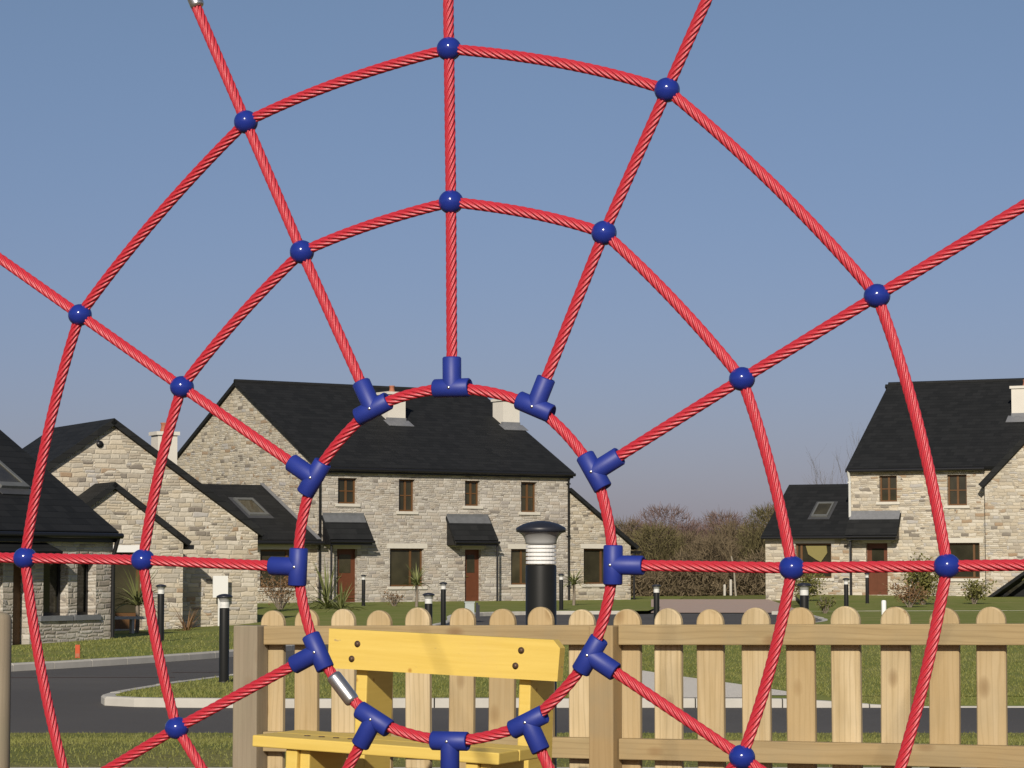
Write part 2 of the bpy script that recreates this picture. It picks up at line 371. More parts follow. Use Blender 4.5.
def smooth_line(p, n=6, closed=False):
    out = []; m = len(p)
    for i in range(m if closed else m - 1):
        a, b, c, d = (p[(i - 1) % m], p[i], p[(i + 1) % m], p[(i + 2) % m]) if closed else (p[max(i - 1, 0)], p[i], p[i + 1], p[min(i + 2, m - 1)])
        for k in range(n):
            t = k / n
            out.append(tuple(0.5 * (2 * b[q] + (c[q] - a[q]) * t + (2 * a[q] - 5 * b[q] + 4 * c[q] - d[q]) * t * t + (3 * b[q] - a[q] - 3 * c[q] + d[q]) * t ** 3) for q in range(len(b))))
    if not closed: out.append(tuple(p[-1]))
    return out
def offset(p, dist, closed=False):
    out = []
    for i in range(len(p)):
        a = Vector(p[i - 1] if (closed or i > 0) else p[i]); b = Vector(p[(i + 1) % len(p)] if (closed or i < len(p) - 1) else p[i])
        t = (b - a).normalized(); out.append((p[i][0] - t.y * dist, p[i][1] + t.x * dist))
    return out
def kerb(name, line, wdt, z0, z1, closed=False):
    """kerb along a line, body on the left-hand side"""
    L = [Vector(p) for p in line]; acc = [0.0]
    for a, b in zip(L, L[1:]): acc.append(acc[-1] + (b - a).length)
    def at(d):
        k = 0
        while k < len(acc) - 2 and acc[k + 1] < d: k += 1
        f = (d - acc[k]) / max(1e-9, acc[k + 1] - acc[k]); t = (L[k + 1] - L[k]).normalized()
        return L[k].lerp(L[k + 1], f), Vector((-t.y, t.x))
    def drop(p): return 0.085 * S(2.6, 4.4, p.x) if p.y < 27 else 0.0
    mb = MB(); n = int(acc[-1] / 0.915); rr = random.Random(3)
    for q in range(n):
        h = rr.uniform(-0.004, 0.004); e = []
        for d in (q * 0.915 + 0.007, (q + 0.5) * 0.915, (q + 1) * 0.915 - 0.007):
            p, nn = at(d); e.append([Vector((*(p + nn * w_), z)) for w_, z in ((0, z0), (0, z1 - 0.02 + h - drop(p)), (0.02, z1 + h - drop(p)), (wdt, z1 + h - drop(p)), (wdt, z0))])
        mb.grid(e, smooth=False); mb.poly(e[0]); mb.poly(e[-1][::-1])
    return tag(mb.build(name, M['conc']), kind='structure')
# central green between the two roads
ISL = smooth_line([(60, 26.45), (30, 26.45), (8, 26.45), (0, 26.45), (-2.6, 26.4), (-4.0, 26.6), (-4.45, 27.2), (-4.35, 28.6), (-3.9, 31.2), (-3.1, 34.2), (-1.6, 39), (0.3, 45), (2.4, 51.5), (4.6, 56.5), (6.8, 60.3), (7.9, 64), (8.3, 70), (8.6, 75), (9.6, 76.6), (30, 79), (60, 80)], 5)
ISL = ISL[::-1]            # travel so that the green lies on the left-hand side
kerb('kerb', ISL, 0.15, -0.02, 0.10)
flat('green', [(x, y + (0.45 * S(1.85, 2.1, x) if y < 27 else 0)) for x, y in offset(ISL, 0.14)] , 0.096, M['lawn'])
mb = MB(); mb.grid([[(1.8 + 0.4 * k, 26.55, 0.094 - 0.080 * S(2.6, 4.4, 1.8 + 0.4 * k)) for k in range(60)], [(1.8 + 0.4 * k, 27.1, 0.097) for k in range(60)]]); tag(mb.build('green_edge', M['lawn']), kind='structure')
# pale crossing path over the green
flat('footpath', [(1.0, 33.6), (1.75, 33.4), (2.05, 32.0), (2.35, 30.9), (2.66, 29.7), (3.02, 28.1), (3.28, 27.12), (2.5, 27.12), (2.5, 26.65), (1.75, 26.65), (1.45, 27.6), (1.15, 30.0), (0.95, 32.0)], 0.101, M['gravel'])
for x0, x1, y in ((-6.75, -4.5, 33.4), (-4.75, -4.0, 35.0), (-3.9, -3.3, 35.3)):
    flat('road_marking', [(x0, y), (x1, y + 0.1), (x1, y + 0.22), (x0, y + 0.12)], 0.008, M['redline'])
# land on the far side: lofted away from the far kerb
FARS = smooth_line(FAR, 4)
kerb('kerb', FARS, 0.16, -0.02, 0.11)
KX = offset(FARS, 0.15)
def landz(x, y, d):
    dip = 0.42 * S(-3.5, -8, x) * (1 - S(72, 90, y)) * S(2, 12, d)
    return 0.104 - dip - 0.07 * S(2, 14, d) * S(70, 90, y)
rows = []
for k in range(22):
    f = (k / 21) ** 1.7; row = []
    for i, (x, y) in enumerate(KX):
        u = i / (len(KX) - 1)
        tx, ty = (-75 + 84 * u ** 3, 26 + 100 * u ** 0.6)
        X = x + (tx - x) * f; Y = y + (ty - y) * f
        row.append((X, Y, landz(X, Y, math.hypot(X - x, Y - y))))
    rows.append(row)
mb = MB(); mb.grid(rows); tag(mb.build('front_lawn', M['lawn']), kind='structure')
# pink paved court between the two big houses, its pale front kerb and right hand lawn
mb = MB(); mb.grid([[(4.3 - 0.0 * j + (9.1 - 4.3) * i / 6 + 0.20 * j, 77.6 + 3.6 * j, 0.03 + 0.010 * j) for i in range(7)] for j in range(8)])
tag(mb.build('paved_court', M['paving']), kind='structure')
mb = MB(); mb.grid([[(9.1 + 0.35 * j + (40 - 9.1) * i / 8, 76.7 + 3.6 * j + 0.09 * 31 * i / 8, 0.09 + 0.022 * j) for i in range(9)] for j in range(10)])
tag(mb.build('side_lawn', M['lawn']), kind='structure')

# ------------------------------------------------------------------ houses
def wall_panel(mb, s0, s1, z0, z1, d, ops, rev=0.2):
    xs = sorted({s0, s1} | {o[0] for o in ops} | {o[1] for o in ops}); zs = sorted({z0, z1} | {o[2] for o in ops} | {o[3] for o in ops})
    for i in range(len(xs) - 1):
        for j in range(len(zs) - 1):
            a, b, c, e = xs[i], xs[i + 1], zs[j], zs[j + 1]
            if any(o[0] <= a and b <= o[1] and o[2] <= c and e <= o[3] for o in ops): continue
            mb.poly([(a, d, c), (b, d, c), (b, d, e), (a, d, e)])
    for a, b, c, e in ops:
        r = d + rev
        mb.poly([(a, d, c), (a, r, c), (a, r, e), (a, d, e)]); mb.poly([(b, d, c), (b, d, e), (b, r, e), (b, r, c)])
        mb.poly([(a, d, e), (a, r, e), (b, r, e), (b, d, e)]); mb.poly([(a, d, c), (b, d, c), (b, r, c), (a, r, c)])
def window(h, d, a, b, c, e, lights=(0.5,), bars=(), rev=0.2, lintel=True, mat='frame', lm='lintel'):
    """a timber window set back in its opening; lights: mullion positions 0..1, bars: transom positions"""
    t = 0.07; f0, f1 = d + rev - 0.07, d + rev - 0.001
    m = MB(); m.box(a, b, f0, f1, c, c + t); m.box(a, b, f0, f1, e - t, e); m.box(a, a + t, f0, f1, c + t, e - t); m.box(b - t, b, f0, f1, c + t, e - t)
    for q in lights:
        x = a + (b - a) * q; m.box(x - 0.045, x + 0.045, f0 + 0.004, f1, c + t, e - t)
    for q in bars:
        z = c + (e - c) * q; m.box(a + t, b - t, f0 + 0.012, f1, z - 0.022, z + 0.022)
    fr = m.build('window', M[mat], h)
    g = MB(); g.box(a + 0.02, b - 0.02, f1 - 0.03, f1 + 0.02, c + 0.02, e - 0.02); g.build('pane', M['glass'], fr)
    g = MB(); g.box(a - 0.13, b + 0.13, d - 0.06, d + rev - 0.075, c - 0.11, c + 0.004); g.build('sill', M[lm], fr)
    if lintel:
        g = MB(); g.box(a - 0.15, b + 0.15, d - 0.012, d + 0.10, e + 0.003, e + 0.20); g.build('lintel', M[lm], fr)
    return fr
def door(h, d, a, b, c, e, rev=0.2, mat='door', glazed=False, lm='lintel'):
    f0, f1 = d + rev - 0.06, d + rev
    m = MB(); m.box(a + 0.06, b - 0.06, f0 + 0.015, f1 + 0.02, c, e - 0.06)
    for q in (0.25, 0.75):            # raised boards
        x = a + 0.06 + (b - a - 0.12) * q; m.box(x - (b - a) * 0.17, x + (b - a) * 0.17, f0 + 0.005, f0 + 0.03, c + 0.2, c + 0.85)
    o = m.build('door', M[mat], h)
    m = MB(); m.box(a, a + 0.06, f0 - 0.01, f1, c, e); m.box(b - 0.06, b, f0 - 0.01, f1, c, e); m.box(a + 0.06, b - 0.06, f0 - 0.01, f1, e - 0.06, e); m.build('door_frame', M[mat], o)
    m = MB(); m.box(a + 0.2, b - 0.2, f0 + 0.0, f0 + 0.03, c + 1.15, e - 0.22); m.build('pane', M['glass'], o)
    m = MB(); m.tube([(a + 0.13, f0 - 0.03, c + 1.0), (a + 0.26, f0 - 0.03, c + 1.0)], 0.014); m.build('handle', M['brass'], o)
    g = MB(); g.box(a - 0.15, b + 0.15, d - 0.012, d + 0.10, e + 0.003, e + 0.19); g.build('lintel', M[lm], o)
    return o
def downpipe(h, s, d, z0, z1, mat='pipe'):
    m = MB(); q = 0.06 if mat == 'pipe_pale' else 0.045; m.tube([(s, d - 0.07, z0), (s, d - 0.07, z1 - 0.35), (s, d - 0.3, z1)], q)
    for z in (z0 + 0.6, (z0 + z1) / 2, z1 - 0.5): m.box(s - 0.07, s + 0.07, d - 0.125, d - 0.003, z, z + 0.05)
    return m.build('downpipe', M[mat], h)
def gutter(h, a, b, t=0.065):
    m = MB(); m.tube([a, b], t, 10); return m.build('gutter', M['fascia'], h)
def chimney(h, s, d, wd, dp, z0, z1, pots=1, roof_slope=0.55):
    m = MB(); m.box(s - wd / 2, s + wd / 2, d - dp / 2, d + dp / 2, z0, z1); o = m.build('chimney', M['render'], h)
    m = MB(); m.box(s - wd / 2 - 0.06, s + wd / 2 + 0.06, d - dp / 2 - 0.06, d + dp / 2 + 0.06, z1, z1 + 0.11); m.build('cap', M['render'], o)
    m = MB()
    for k in range(pots):
        x = s + (k - (pots - 1) / 2) * 0.36
        m.lathe([(0.12, z1 + 0.11), (0.13, z1 + 0.18), (0.105, z1 + 0.22), (0.10, z1 + 0.34), (0.12, z1 + 0.36), (0.12, z1 + 0.39), (0.0, z1 + 0.39)], 12, Matrix.Translation((x, d, 0)))
    m.build('chimney_pot', M['terracotta'], o)
    return o
def flashing(o, s, d, wd, dp, zroof_front, slope):
    f = d - dp / 2
    m = MB(); m.slab((s - wd / 2 - 0.16, f - 0.42, zroof_front - 0.42 * slope + 0.03), (s + wd / 2 + 0.16, f - 0.42, zroof_front - 0.42 * slope + 0.03), (s + wd / 2 + 0.16, f + 0.05, zroof_front + 0.05 * slope + 0.03), (s - wd / 2 - 0.16, f + 0.05, zroof_front + 0.05 * slope + 0.03), 0.02)
    m.box(s - wd / 2 - 0.012, s + wd / 2 + 0.012, f - 0.012, f + 0.1, zroof_front - 0.1, zroof_front + 0.16)
    m.build('flashing', M['lead'], o)
def skylight(h, a, b, wd0, wd1, c):
    """a,b: lower and upper centre points on the slope, width in s"""
    a, b = Vector(a), Vector(b); t = (b - a); n = Vector((0, -t.z, t.y)).normalized()
    if n.z < 0: n = -n
    ex = Vector((wd0, 0, 0))
    def q(u, v, k): return a + t * v + ex * u + n * k
    m = MB(); m.slab(q(-0.66, -0.14, 0.03), q(0.66, -0.14, 0.03), q(0.66, 1.12, 0.03), q(-0.66, 1.12, 0.03), 0.02); fl = m.build('skylight', M['lead_dark'], h)
    m = MB()
    for u0, u1, v0, v1 in ((-0.5, -0.4, 0, 1), (0.4, 0.5, 0, 1), (-0.4, 0.4, 0, 0.1), (-0.4, 0.4, 0.9, 1)):
        m.slab(q(u0, v0, 0.10), q(u1, v0, 0.10), q(u1, v1, 0.10), q(u0, v1, 0.10), 0.09)
    m.build('frame', M['lead_mid'], fl)
    m = MB(); m.slab(q(-0.41, 0.08, 0.075), q(0.41, 0.08, 0.075), q(0.41, 0.92, 0.075), q(-0.41, 0.92, 0.075), 0.03); m.build('pane', M['glass'], fl)
def canopy(h, s0, s1, d, zt, zb, p=0.72, lead=True):
    m = MB(); m.slab((s0, d - p, zb), (s1, d - p, zb), (s1, d - 0.003, zt), (s0, d - 0.003, zt), 0.09)
    o = m.build('canopy', M['slate'], h)
    m = MB(); m.box(s0 + 0.05, s1 - 0.05, d - p + 0.02, d - p + 0.10, zb - 0.22, zb - 0.08)
    for s in (s0 + 0.05, s1 - 0.15): m.prism([(s, d - p + 0.11, zb - 0.20), (s, d - 0.004, zb - 0.20), (s, d - 0.004, zt - 0.18), ], (0.06, 0, 0))
    m.box(s0 + 0.16, s1 - 0.16, d - p + 0.11, d - 0.004, zb - 0.19, zb - 0.15)
    m.build('soffit', M['fascia'], o)
    m = MB(); m.tube([(s0 - 0.02, d - p - 0.04, zb - 0.09), (s1 + 0.02, d - p - 0.04, zb - 0.09)], 0.055, 8); m.build('gutter', M['fascia'], o)
    if lead:
        k = 0.30; zz = zt - (zt - zb) * k
        m = MB(); m.slab((s0 + 0.04, d - p * k, zz + 0.014), (s1 - 0.04, d - p * k, zz + 0.014), (s1 - 0.04, d - 0.006, zt + 0.014), (s0 + 0.04, d - 0.006, zt + 0.014), 0.012)
        m.box(s0 + 0.04, s1 - 0.04, d - 0.016, d - 0.005, zt - 0.02, zt + 0.10); m.build('flashing', M['lead'], o)
    return o

# --- the long two-storey house in the middle
H = empty('stone_house', (-7.616, 98, 0), R(34), 'long two storey stone house with two cream chimneys, behind the near bollard', 'house')
ops_up = [(0.92, 1.79, 3.91, 4.93), (3.73, 4.49, 3.64, 4.93), (6.88, 7.61, 3.90, 4.93), (9.64, 10.44, 3.68, 4.93)]
ops_dn = [(3.32, 4.92, 0.64, 2.16), (9.14, 10.13, 0.69, 2.16)]
ops_dr = [(0.89, 1.81, 0.04, 2.13), (6.88, 7.66, 0.04, 2.13)]
m = MB(); wall_panel(m, 0, 12.06, -0.4, 5.4, 0, ops_up + ops_dn + ops_dr, 0.24)
m.build('front_wall', M['stone_grey'], H)
APD, APZ, SL = 6.83, 9.12, (9.12 - 5.36) / 7.08
m = MB()
for s in (0.0, 12.06): m.poly([(s, 0, -0.4), (s, 0, 5.35), (s, APD, APZ - 0.12), (s, 2 * APD, 5.35), (s, 2 * APD, -0.4)])
m.poly([(0, 2 * APD, -0.4), (12.06, 2 * APD, -0.4), (12.06, 2 * APD, 5.4), (0, 2 * APD, 5.4)])
m.build('gable_wall', M['stone_warm'], H)
m = MB(); za = APZ - SL * (APD + 0.25)
m.slab((-0.12, -0.25, za), (12.16, -0.25, za), (12.16, APD, APZ), (-0.12, APD, APZ), 0.16)
m.slab((-0.12, 2 * APD + 0.25, za), (12.16, 2 * APD + 0.25, za), (12.16, APD, APZ), (-0.12, APD, APZ), 0.16)
m.tube([(-0.12, APD, APZ + 0.0), (12.16, APD, APZ + 0.0)], 0.09, 8)
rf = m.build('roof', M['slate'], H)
m = MB(); m.box(-0.1, 12.14, -0.22, -0.003, za - 0.24, za - 0.15); m.build('soffit', M['fascia'], rf)
gutter(H, (-0.1, -0.31, za - 0.10), (12.16, -0.31, za - 0.10), 0.07)
for o in ops_up: window(H, 0, *o, lights=(0.52,), bars=(0.5,), rev=0.24, lintel=False)
window(H, 0, *ops_dn[0], lights=(0.66,), rev=0.24); window(H, 0, *ops_dn[1], lights=(0.62,), rev=0.24)
for o in ops_dr: door(H, 0, *o, rev=0.24)
M['lead'], LEAD = M['lead_flash'], M['lead']
canopy(H, 0.18, 2.14, 0, 3.45, 2.50); canopy(H, 5.95, 8.05, 0, 3.47, 2.50)
M['lead'] = LEAD
downpipe(H, 0.07, 0, 0.0, za); downpipe(H, 12.0, 0, 0.0, za)
m = MB(); m.tube([(8.05, -0.62, 0.0), (8.05, -0.62, 2.35)], 0.045); m.build('downpipe', M['pipe'], H)
m = MB(); m.tube([(0.32, -0.55, 0.0), (0.32, -0.55, 2.35)], 0.045); m.build('downpipe', M['pipe'], H)
for s, d, zt in ((5.9, 4.15, 8.62), (11.68, 4.15, 8.55)):
    c = chimney(H, s, d, 0.86, 0.8, 6.9, zt); flashing(c, s, d, 0.90, 0.8, APZ - SL * (APD - d + 0.4), SL)
# low wing on its right, catslide roof
m = MB(); og = (12.83, 14.28, 0.70, 2.19)
wall_panel(m, 12.06, 15.28, -0.4, 2.30, 0.02, [og], 0.24)
m.poly([(12.06, 0.02, 2.30), (15.28, 0.02, 2.30), (12.06, 0.02, 4.55)]); m.poly([(15.28, 0.02, -0.4), (15.28, 7, -0.4), (15.28, 7, 2.3), (15.28, 0.02, 2.3)])
m.build('wing_wall', M['stone_warm'], H)
window(H, 0.02, *og, lights=(0.7,), rev=0.24)
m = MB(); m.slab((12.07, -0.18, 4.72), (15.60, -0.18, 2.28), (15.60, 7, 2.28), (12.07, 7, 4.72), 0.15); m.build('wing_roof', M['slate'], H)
m = MB(); m.box(15.45, 15.75, -0.14, 7, 1.98, 2.10); m.tube([(15.38, -0.09, 0.0), (15.38, -0.09, 2.0)], 0.045); m.build('gutter', M['fascia'], H)
# link building on its left, in line with the front
ol = (-2.5, -0.80, 0.62, 2.10)
m = MB(); wall_panel(m, -8.0, -0.004, -0.4, 2.5, 0.03, [ol], 0.24); m.poly([(-8, 0.03, -0.4), (-8, 4.3, -0.4), (-8, 4.3, 4.5), (-8, 0.03, 2.5)]); m.build('link_wall', M['stone_warm'], H)
window(H, 0.03, *ol, lights=(0.74,), rev=0.24)
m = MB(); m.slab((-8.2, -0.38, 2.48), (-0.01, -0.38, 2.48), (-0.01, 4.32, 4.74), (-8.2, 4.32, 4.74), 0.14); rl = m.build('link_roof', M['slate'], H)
gutter(H, (-8.1, -0.44, 2.36), (0.05, -0.44, 2.36), 0.075)
k = (4.74 - 2.48) / 4.70
m = MB(); m.slab((-0.20, -0.36, 2.52), (-0.02, -0.36, 2.52), (-0.02, 4.4, 4.82), (-0.20, 4.4, 4.82), 0.02); m.box(-0.016, -0.004, 0.1, 4.4, 2.2, 2.7); m.build('flashing', M['lead'], rl)
skylight(H, (-1.75, 1.55, 2.48 + 1.93 * k), (-1.75, 2.95, 2.48 + 3.33 * k), 0.85, 0, 0)

# --- the house on the right with its low left wing and a gabled front wing
H = empty('stone_house', (14.012, 104, 0), R(-25), 'two storey stone house at the right edge with a low side wing', 'house')
B0 = 0.05
ru = [(1.30, 2.05, 4.10, 5.18), (4.17, 4.98, 3.92, 5.18)]; rd = [(4.13, 5.48, 0.95, 2.40)]; rdr = [(0.71, 1.62, 0.27, 2.40)]
m = MB(); wall_panel(m, 0, 12, -0.3, 5.5, 0, ru + rd + rdr, 0.22); m.build('front_wall', M['stone_warm'], H)
APD, APZ = 6.1, 9.42; SL = (APZ - 5.50) / (APD + 0.3)
m = MB()
for s in (0.0, 12.0): m.poly([(s, 0, -0.3), (s, 0, 5.5), (s, APD, APZ - 0.15), (s, 2 * APD, 5.5), (s, 2 * APD, -0.3)])
m.poly([(0, 2 * APD, -0.3), (12, 2 * APD, -0.3), (12, 2 * APD, 5.5), (0, 2 * APD, 5.5)]); m.build('gable_wall', M['stone_warm'], H)
m = MB(); za = 5.50
m.slab((-0.05, -0.22, za), (12.2, -0.22, za), (12.2, APD, APZ), (-0.05, APD, APZ), 0.15); m.slab((-0.2, 2 * APD + 0.3, za), (12.2, 2 * APD + 0.3, za), (12.2, APD, APZ), (-0.2, APD, APZ), 0.15)
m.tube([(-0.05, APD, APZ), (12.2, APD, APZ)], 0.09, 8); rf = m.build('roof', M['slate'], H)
gutter(H, (-0.05, -0.28, za - 0.10), (5.8, -0.28, za - 0.10), 0.07)
for o in ru: window(H, 0, *o, lights=(0.5,), bars=(0.5,), rev=0.22, lintel=False)
window(H, 0, *rd[0], lights=(0.8,), rev=0.22); door(H, 0, *rdr[0], rev=0.22)
canopy(H, 0.02, 2.22, 0, 3.64, 2.74, 0.70)
downpipe(H, 0.05, 0, 0.2, za - 0.1, 'pipe_pale')
m = MB(); m.tube([(0.20, -0.5, 0.2), (0.20, -0.5, 2.5)], 0.055); m.build('downpipe', M['pipe'], H)
c = chimney(H, 6.58, 3.7, 1.0, 0.9, 7.2, 8.86); flashing(c, 6.58, 3.7, 1.0, 0.9, APZ - SL * (APD - 3.7 + 0.45), SL)
# gabled front wing
gs, gd, gz = 5.88, -0.6, 4.85
m = MB(); m.poly([(gs, gd, -0.3), (gs + 5.6, gd, -0.3), (gs + 5.6, gd, gz), (gs + 2.8, gd, gz + 2.85), (gs, gd, gz)]); m.poly([(gs, gd, -0.3), (gs, 0, -0.3), (gs, 0, gz), (gs, gd, gz)])
m.poly([(gs + 5.6, gd, -0.3), (gs + 5.6, 0, -0.3), (gs + 5.6, 0, gz), (gs + 5.6, gd, gz)]); m.build('gable_wall', M['stone_warm'], H)
m = MB(); e = 0.22
m.slab((gs - e, gd - 0.18, gz - e + 0.12), (gs - e, 4.2, gz - e + 0.12), (gs + 2.8, 4.2, gz + 2.97), (gs + 2.8, gd - 0.18, gz + 2.97), 0.22)
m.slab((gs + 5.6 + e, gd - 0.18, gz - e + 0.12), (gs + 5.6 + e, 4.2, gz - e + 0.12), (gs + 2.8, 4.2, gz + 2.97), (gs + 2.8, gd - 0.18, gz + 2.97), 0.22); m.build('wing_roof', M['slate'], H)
# small slated wedge against that wing, standing for an unclear dark shape
m = MB(); m.poly([(6.25, -0.62, -0.1), (9.6, -0.62, -0.1), (9.6, -0.62, 2.4)]); 
m.slab((6.0, -1.9, 0.06), (9.8, -1.9, 2.7), (9.8, -0.61, 2.7), (6.0, -0.61, 0.06), 0.12); m.build('slated_wedge', M['slate'], H)
# low side wing
gw = (-2.37, -0.80, 0.95, 2.40)
m = MB(); wall_panel(m, -3.69, -0.004, -0.3, 2.75, 0.03, [gw], 0.22); m.poly([(-3.69, 0.03, -0.3), (-3.69, 7, -0.3), (-3.69, 7, 2.7), (-3.69, 3.4, 4.9), (-3.69, 0.03, 2.7)]); m.build('wing_wall', M['stone_warm'], H)
fr = window(H, 0.03, *gw, lights=(0.14,), rev=0.22)
m = MB(); m.prism([(-1.95, 0.150, 2.3), (-1.05, 0.150, 2.3), (-1.02, 0.150, 2.0), (-1.3, 0.150, 1.62), (-1.55, 0.150, 1.75), (-1.85, 0.150, 1.95)], (0, 0.04, 0)); m.build('curtain', M['curtain'], fr)
m = MB(); sl2 = 2.28 / 3.75
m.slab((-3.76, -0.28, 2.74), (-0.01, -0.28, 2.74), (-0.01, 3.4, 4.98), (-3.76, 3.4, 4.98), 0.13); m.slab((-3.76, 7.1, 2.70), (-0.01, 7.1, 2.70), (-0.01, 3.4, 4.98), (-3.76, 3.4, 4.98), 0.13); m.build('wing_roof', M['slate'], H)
gutter(H, (-3.76, -0.34, 2.64), (2.2, -0.40, 2.64), 0.065)
skylight(H, (-1.60, 0.95, 2.70 + 1.30 * sl2), (-1.60, 1.95, 2.70 + 2.30 * sl2), 0.72, 0, 0)

# --- the gabled cottage on the left with a projecting gabled porch
AB = 28
H = empty('gabled_cottage', (-11.36, 71, -0.32), R(AB), 'cream stone cottage with a small gabled porch in its gable end', 'house')
z0 = 0.32
m = MB(); HW = 4.46; ez = 2.44 + z0; az = 5.50 + z0
m.poly([(-HW, 0, -0.2), (HW, 0, -0.2), (HW, 0, ez), (0, 0, az), (-HW, 0, ez)]); m.poly([(-HW, 5.3, -0.2), (HW, 5.3, -0.2), (HW, 5.3, ez), (0, 5.3, az), (-HW, 5.3, ez)])
for s in (-HW, HW): m.poly([(s, 0, -0.2), (s, 5.3, -0.2), (s, 5.3, ez), (s, 0, ez)])
m.build('gable_wall', M['stone_warm'], H)
m = MB(); k = (az - ez) / HW
for q in (-1, 1): m.slab((q * (HW + 0.18), -0.16, ez - 0.18 * k + 0.16), (q * (HW + 0.18), 5.5, ez - 0.18 * k + 0.16), (0, 5.5, az + 0.16), (0, -0.16, az + 0.16), 0.17)
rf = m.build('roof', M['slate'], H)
m = MB(); m.box(HW + 0.1, HW + 0.26, -0.12, 5.4, ez - 0.2, ez - 0.06); m.build('gutter', M['fascia'], H)
m = MB(); m.lathe([(0.10, 0), (0.10, 0.05), (0.0, 0.05)], 12, Matrix.Translation((-0.38, 0.0, 4.92 + z0)) @ Matrix.Rotation(R(90), 4, 'X')); m.build('vent', M['fascia'], H)
c = chimney(H, 2.98, 3.9, 0.62, 0.6, 3.2, 5.62 + z0 - 0.2)
# porch
pd = -1.6; pc = -0.50; pw = 2.06; pe = 2.16 + z0; pa = 3.66 + z0
dr = (-1.0, 0.38, 0.05, 1.85 + z0)
m = MB(); wall_panel(m, pc - pw, pc + pw, -0.2, pe, pd, [dr], 0.3); m.poly([(pc - pw, pd, pe), (pc + pw, pd, pe), (pc, pd, pa)])
for s in (pc - pw, pc + pw): m.poly([(s, pd, -0.2), (s, -0.003, -0.2), (s, -0.003, pe), (s, pd, pe)])
m.build('porch_wall', M['stone_warm'], H)
m = MB(); k = (pa - pe) / pw
for q in (-1, 1): m.slab((pc + q * (pw + 0.2), pd - 0.16, pe - 0.2 * k + 0.14), (pc + q * (pw + 0.2), -0.004, pe - 0.2 * k + 0.14), (pc, -0.004, pa + 0.14), (pc, pd - 0.16, pa + 0.14), 0.15)
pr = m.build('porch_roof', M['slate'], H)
m = MB(); m.box(pc + pw + 0.12, pc + pw + 0.28, pd - 0.12, -0.01, pe - 0.22, pe - 0.10); m.build('gutter', M['fascia'], pr)
m = MB(); m.slab((pc - 1.9, -0.35, pe + 0.32), (pc - 1.9, -0.02, pe + 0.32), (pc - 0.9, -0.02, pe + 1.06), (pc - 0.9, -0.35, pe + 1.06), 0.02); m.build('flashing', M['lead'], pr)
m = MB(); m.box(-0.98, -0.70, pd + 0.2, pd + 0.28, 0.05, 1.85 + z0); m.build('door_frame', M['frame_light'], H)
m = MB(); m.box(-0.69, 0.37, pd + 0.21, pd + 0.27, 0.05, 1.84 + z0); do = m.build('door', M['frame'], H)
m = MB(); m.box(-0.55, 0.25, pd + 0.195, pd + 0.215, 0.5, 1.65 + z0); m.build('pane', M['glass'], do)
m = MB(); m.tube([(0.18, pd + 0.17, 1.05), (0.30, pd + 0.17, 1.05)], 0.014); m.build('handle', M['brass'], do)
m = MB(); m.box(-1.12, 0.55, pd - 0.012, pd + 0.1, 1.853 + z0, 2.05 + z0); m.build('lintel', M['white'], H)

# --- the low cottage at the left edge, front turned well to the right
H = empty('low_cottage', (-9.236, 58, -0.25), R(60), 'low slate roofed cottage at the left edge with shaded stone piers', 'house')
z0 = 0.25
wl = [(-2.42, -1.57, 0.36 + z0, 1.62 + z0), (-1.26, -0.60, 0.36 + z0, 1.62 + z0), (-3.42, -2.86, -0.05, 1.75 + z0), (-4.3, -3.75, -0.05, 1.75 + z0)]
m = MB(); wall_panel(m, -9, 0, -0.3, 2.2 + z0, 0, wl, 0.30)
m.poly([(0, 0, -0.3), (0, 9, -0.3), (0, 9, 2.2 + z0), (0, 4.5, 5.25 + z0), (0, 0, 2.2 + z0)]); m.poly([(-9, 0, -0.3), (-9, 9, -0.3), (-9, 9, 2.2 + z0), (-9, 4.5, 5.25 + z0), (-9, 0, 2.2 + z0)])
m.poly([(-9, 9, -0.3), (0, 9, -0.3), (0, 9, 2.2 + z0), (-9, 9, 2.2 + z0)]); m.build('wall', M['stone_grey'], H)
k = 2.43 / 3.59
m = MB(); m.slab((-9.2, -0.15, 2.26 + z0), (0.03, -0.15, 2.26 + z0), (0.03, 4.5, 2.12 + z0 + 4.86 * k), (-9.2, 4.5, 2.12 + z0 + 4.86 * k), 0.14)
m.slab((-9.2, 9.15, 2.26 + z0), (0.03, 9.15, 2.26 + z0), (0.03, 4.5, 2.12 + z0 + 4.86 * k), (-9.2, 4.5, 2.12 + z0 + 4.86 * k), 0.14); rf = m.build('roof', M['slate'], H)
m = MB(); m.box(-9, 0.0, -0.13, -0.003, 2.02 + z0, 2.11 + z0); m.build('soffit', M['fascia'], rf)
gutter(H, (-9, -0.21, 2.17 + z0), (0.06, -0.21, 2.17 + z0), 0.065)
for o in wl[:2]: window(H, 0, *o, lights=(), rev=0.30, lintel=False, lm='lead', mat='fascia')
for o in wl[2:]:
    m = MB(); m.box(o[0] + 0.02, o[1] - 0.02, 0.26, 0.31, o[2], o[3] - 0.02); d_ = m.build('door', M['frame'], H)
    m = MB(); m.tube([(o[0] + 0.08, 0.235, 1.0), (o[0] + 0.18, 0.235, 1.0)], 0.014); m.build('handle', M['brass'], d_)
m = MB(); m.tube([(-0.06, -0.06, -0.1), (-0.06, -0.06, 1.7 + z0), (-0.06, -0.20, 2.12 + z0)], 0.05); m.build('downpipe', M['pipe'], H)
m = MB(); m.slab((-9, -0.50, 1.80 + z0), (-2.35, -0.50, 1.80 + z0), (-2.35, -0.003, 2.0 + z0), (-9, -0.003, 2.0 + z0), 0.14); m.build('canopy', M['slate'], H)
skylight(H, (-2.0, 1.25, 2.12 + z0 + 1.61 * k), (-2.0, 2.65, 2.12 + z0 + 3.01 * k), 0.95, 0, 0)

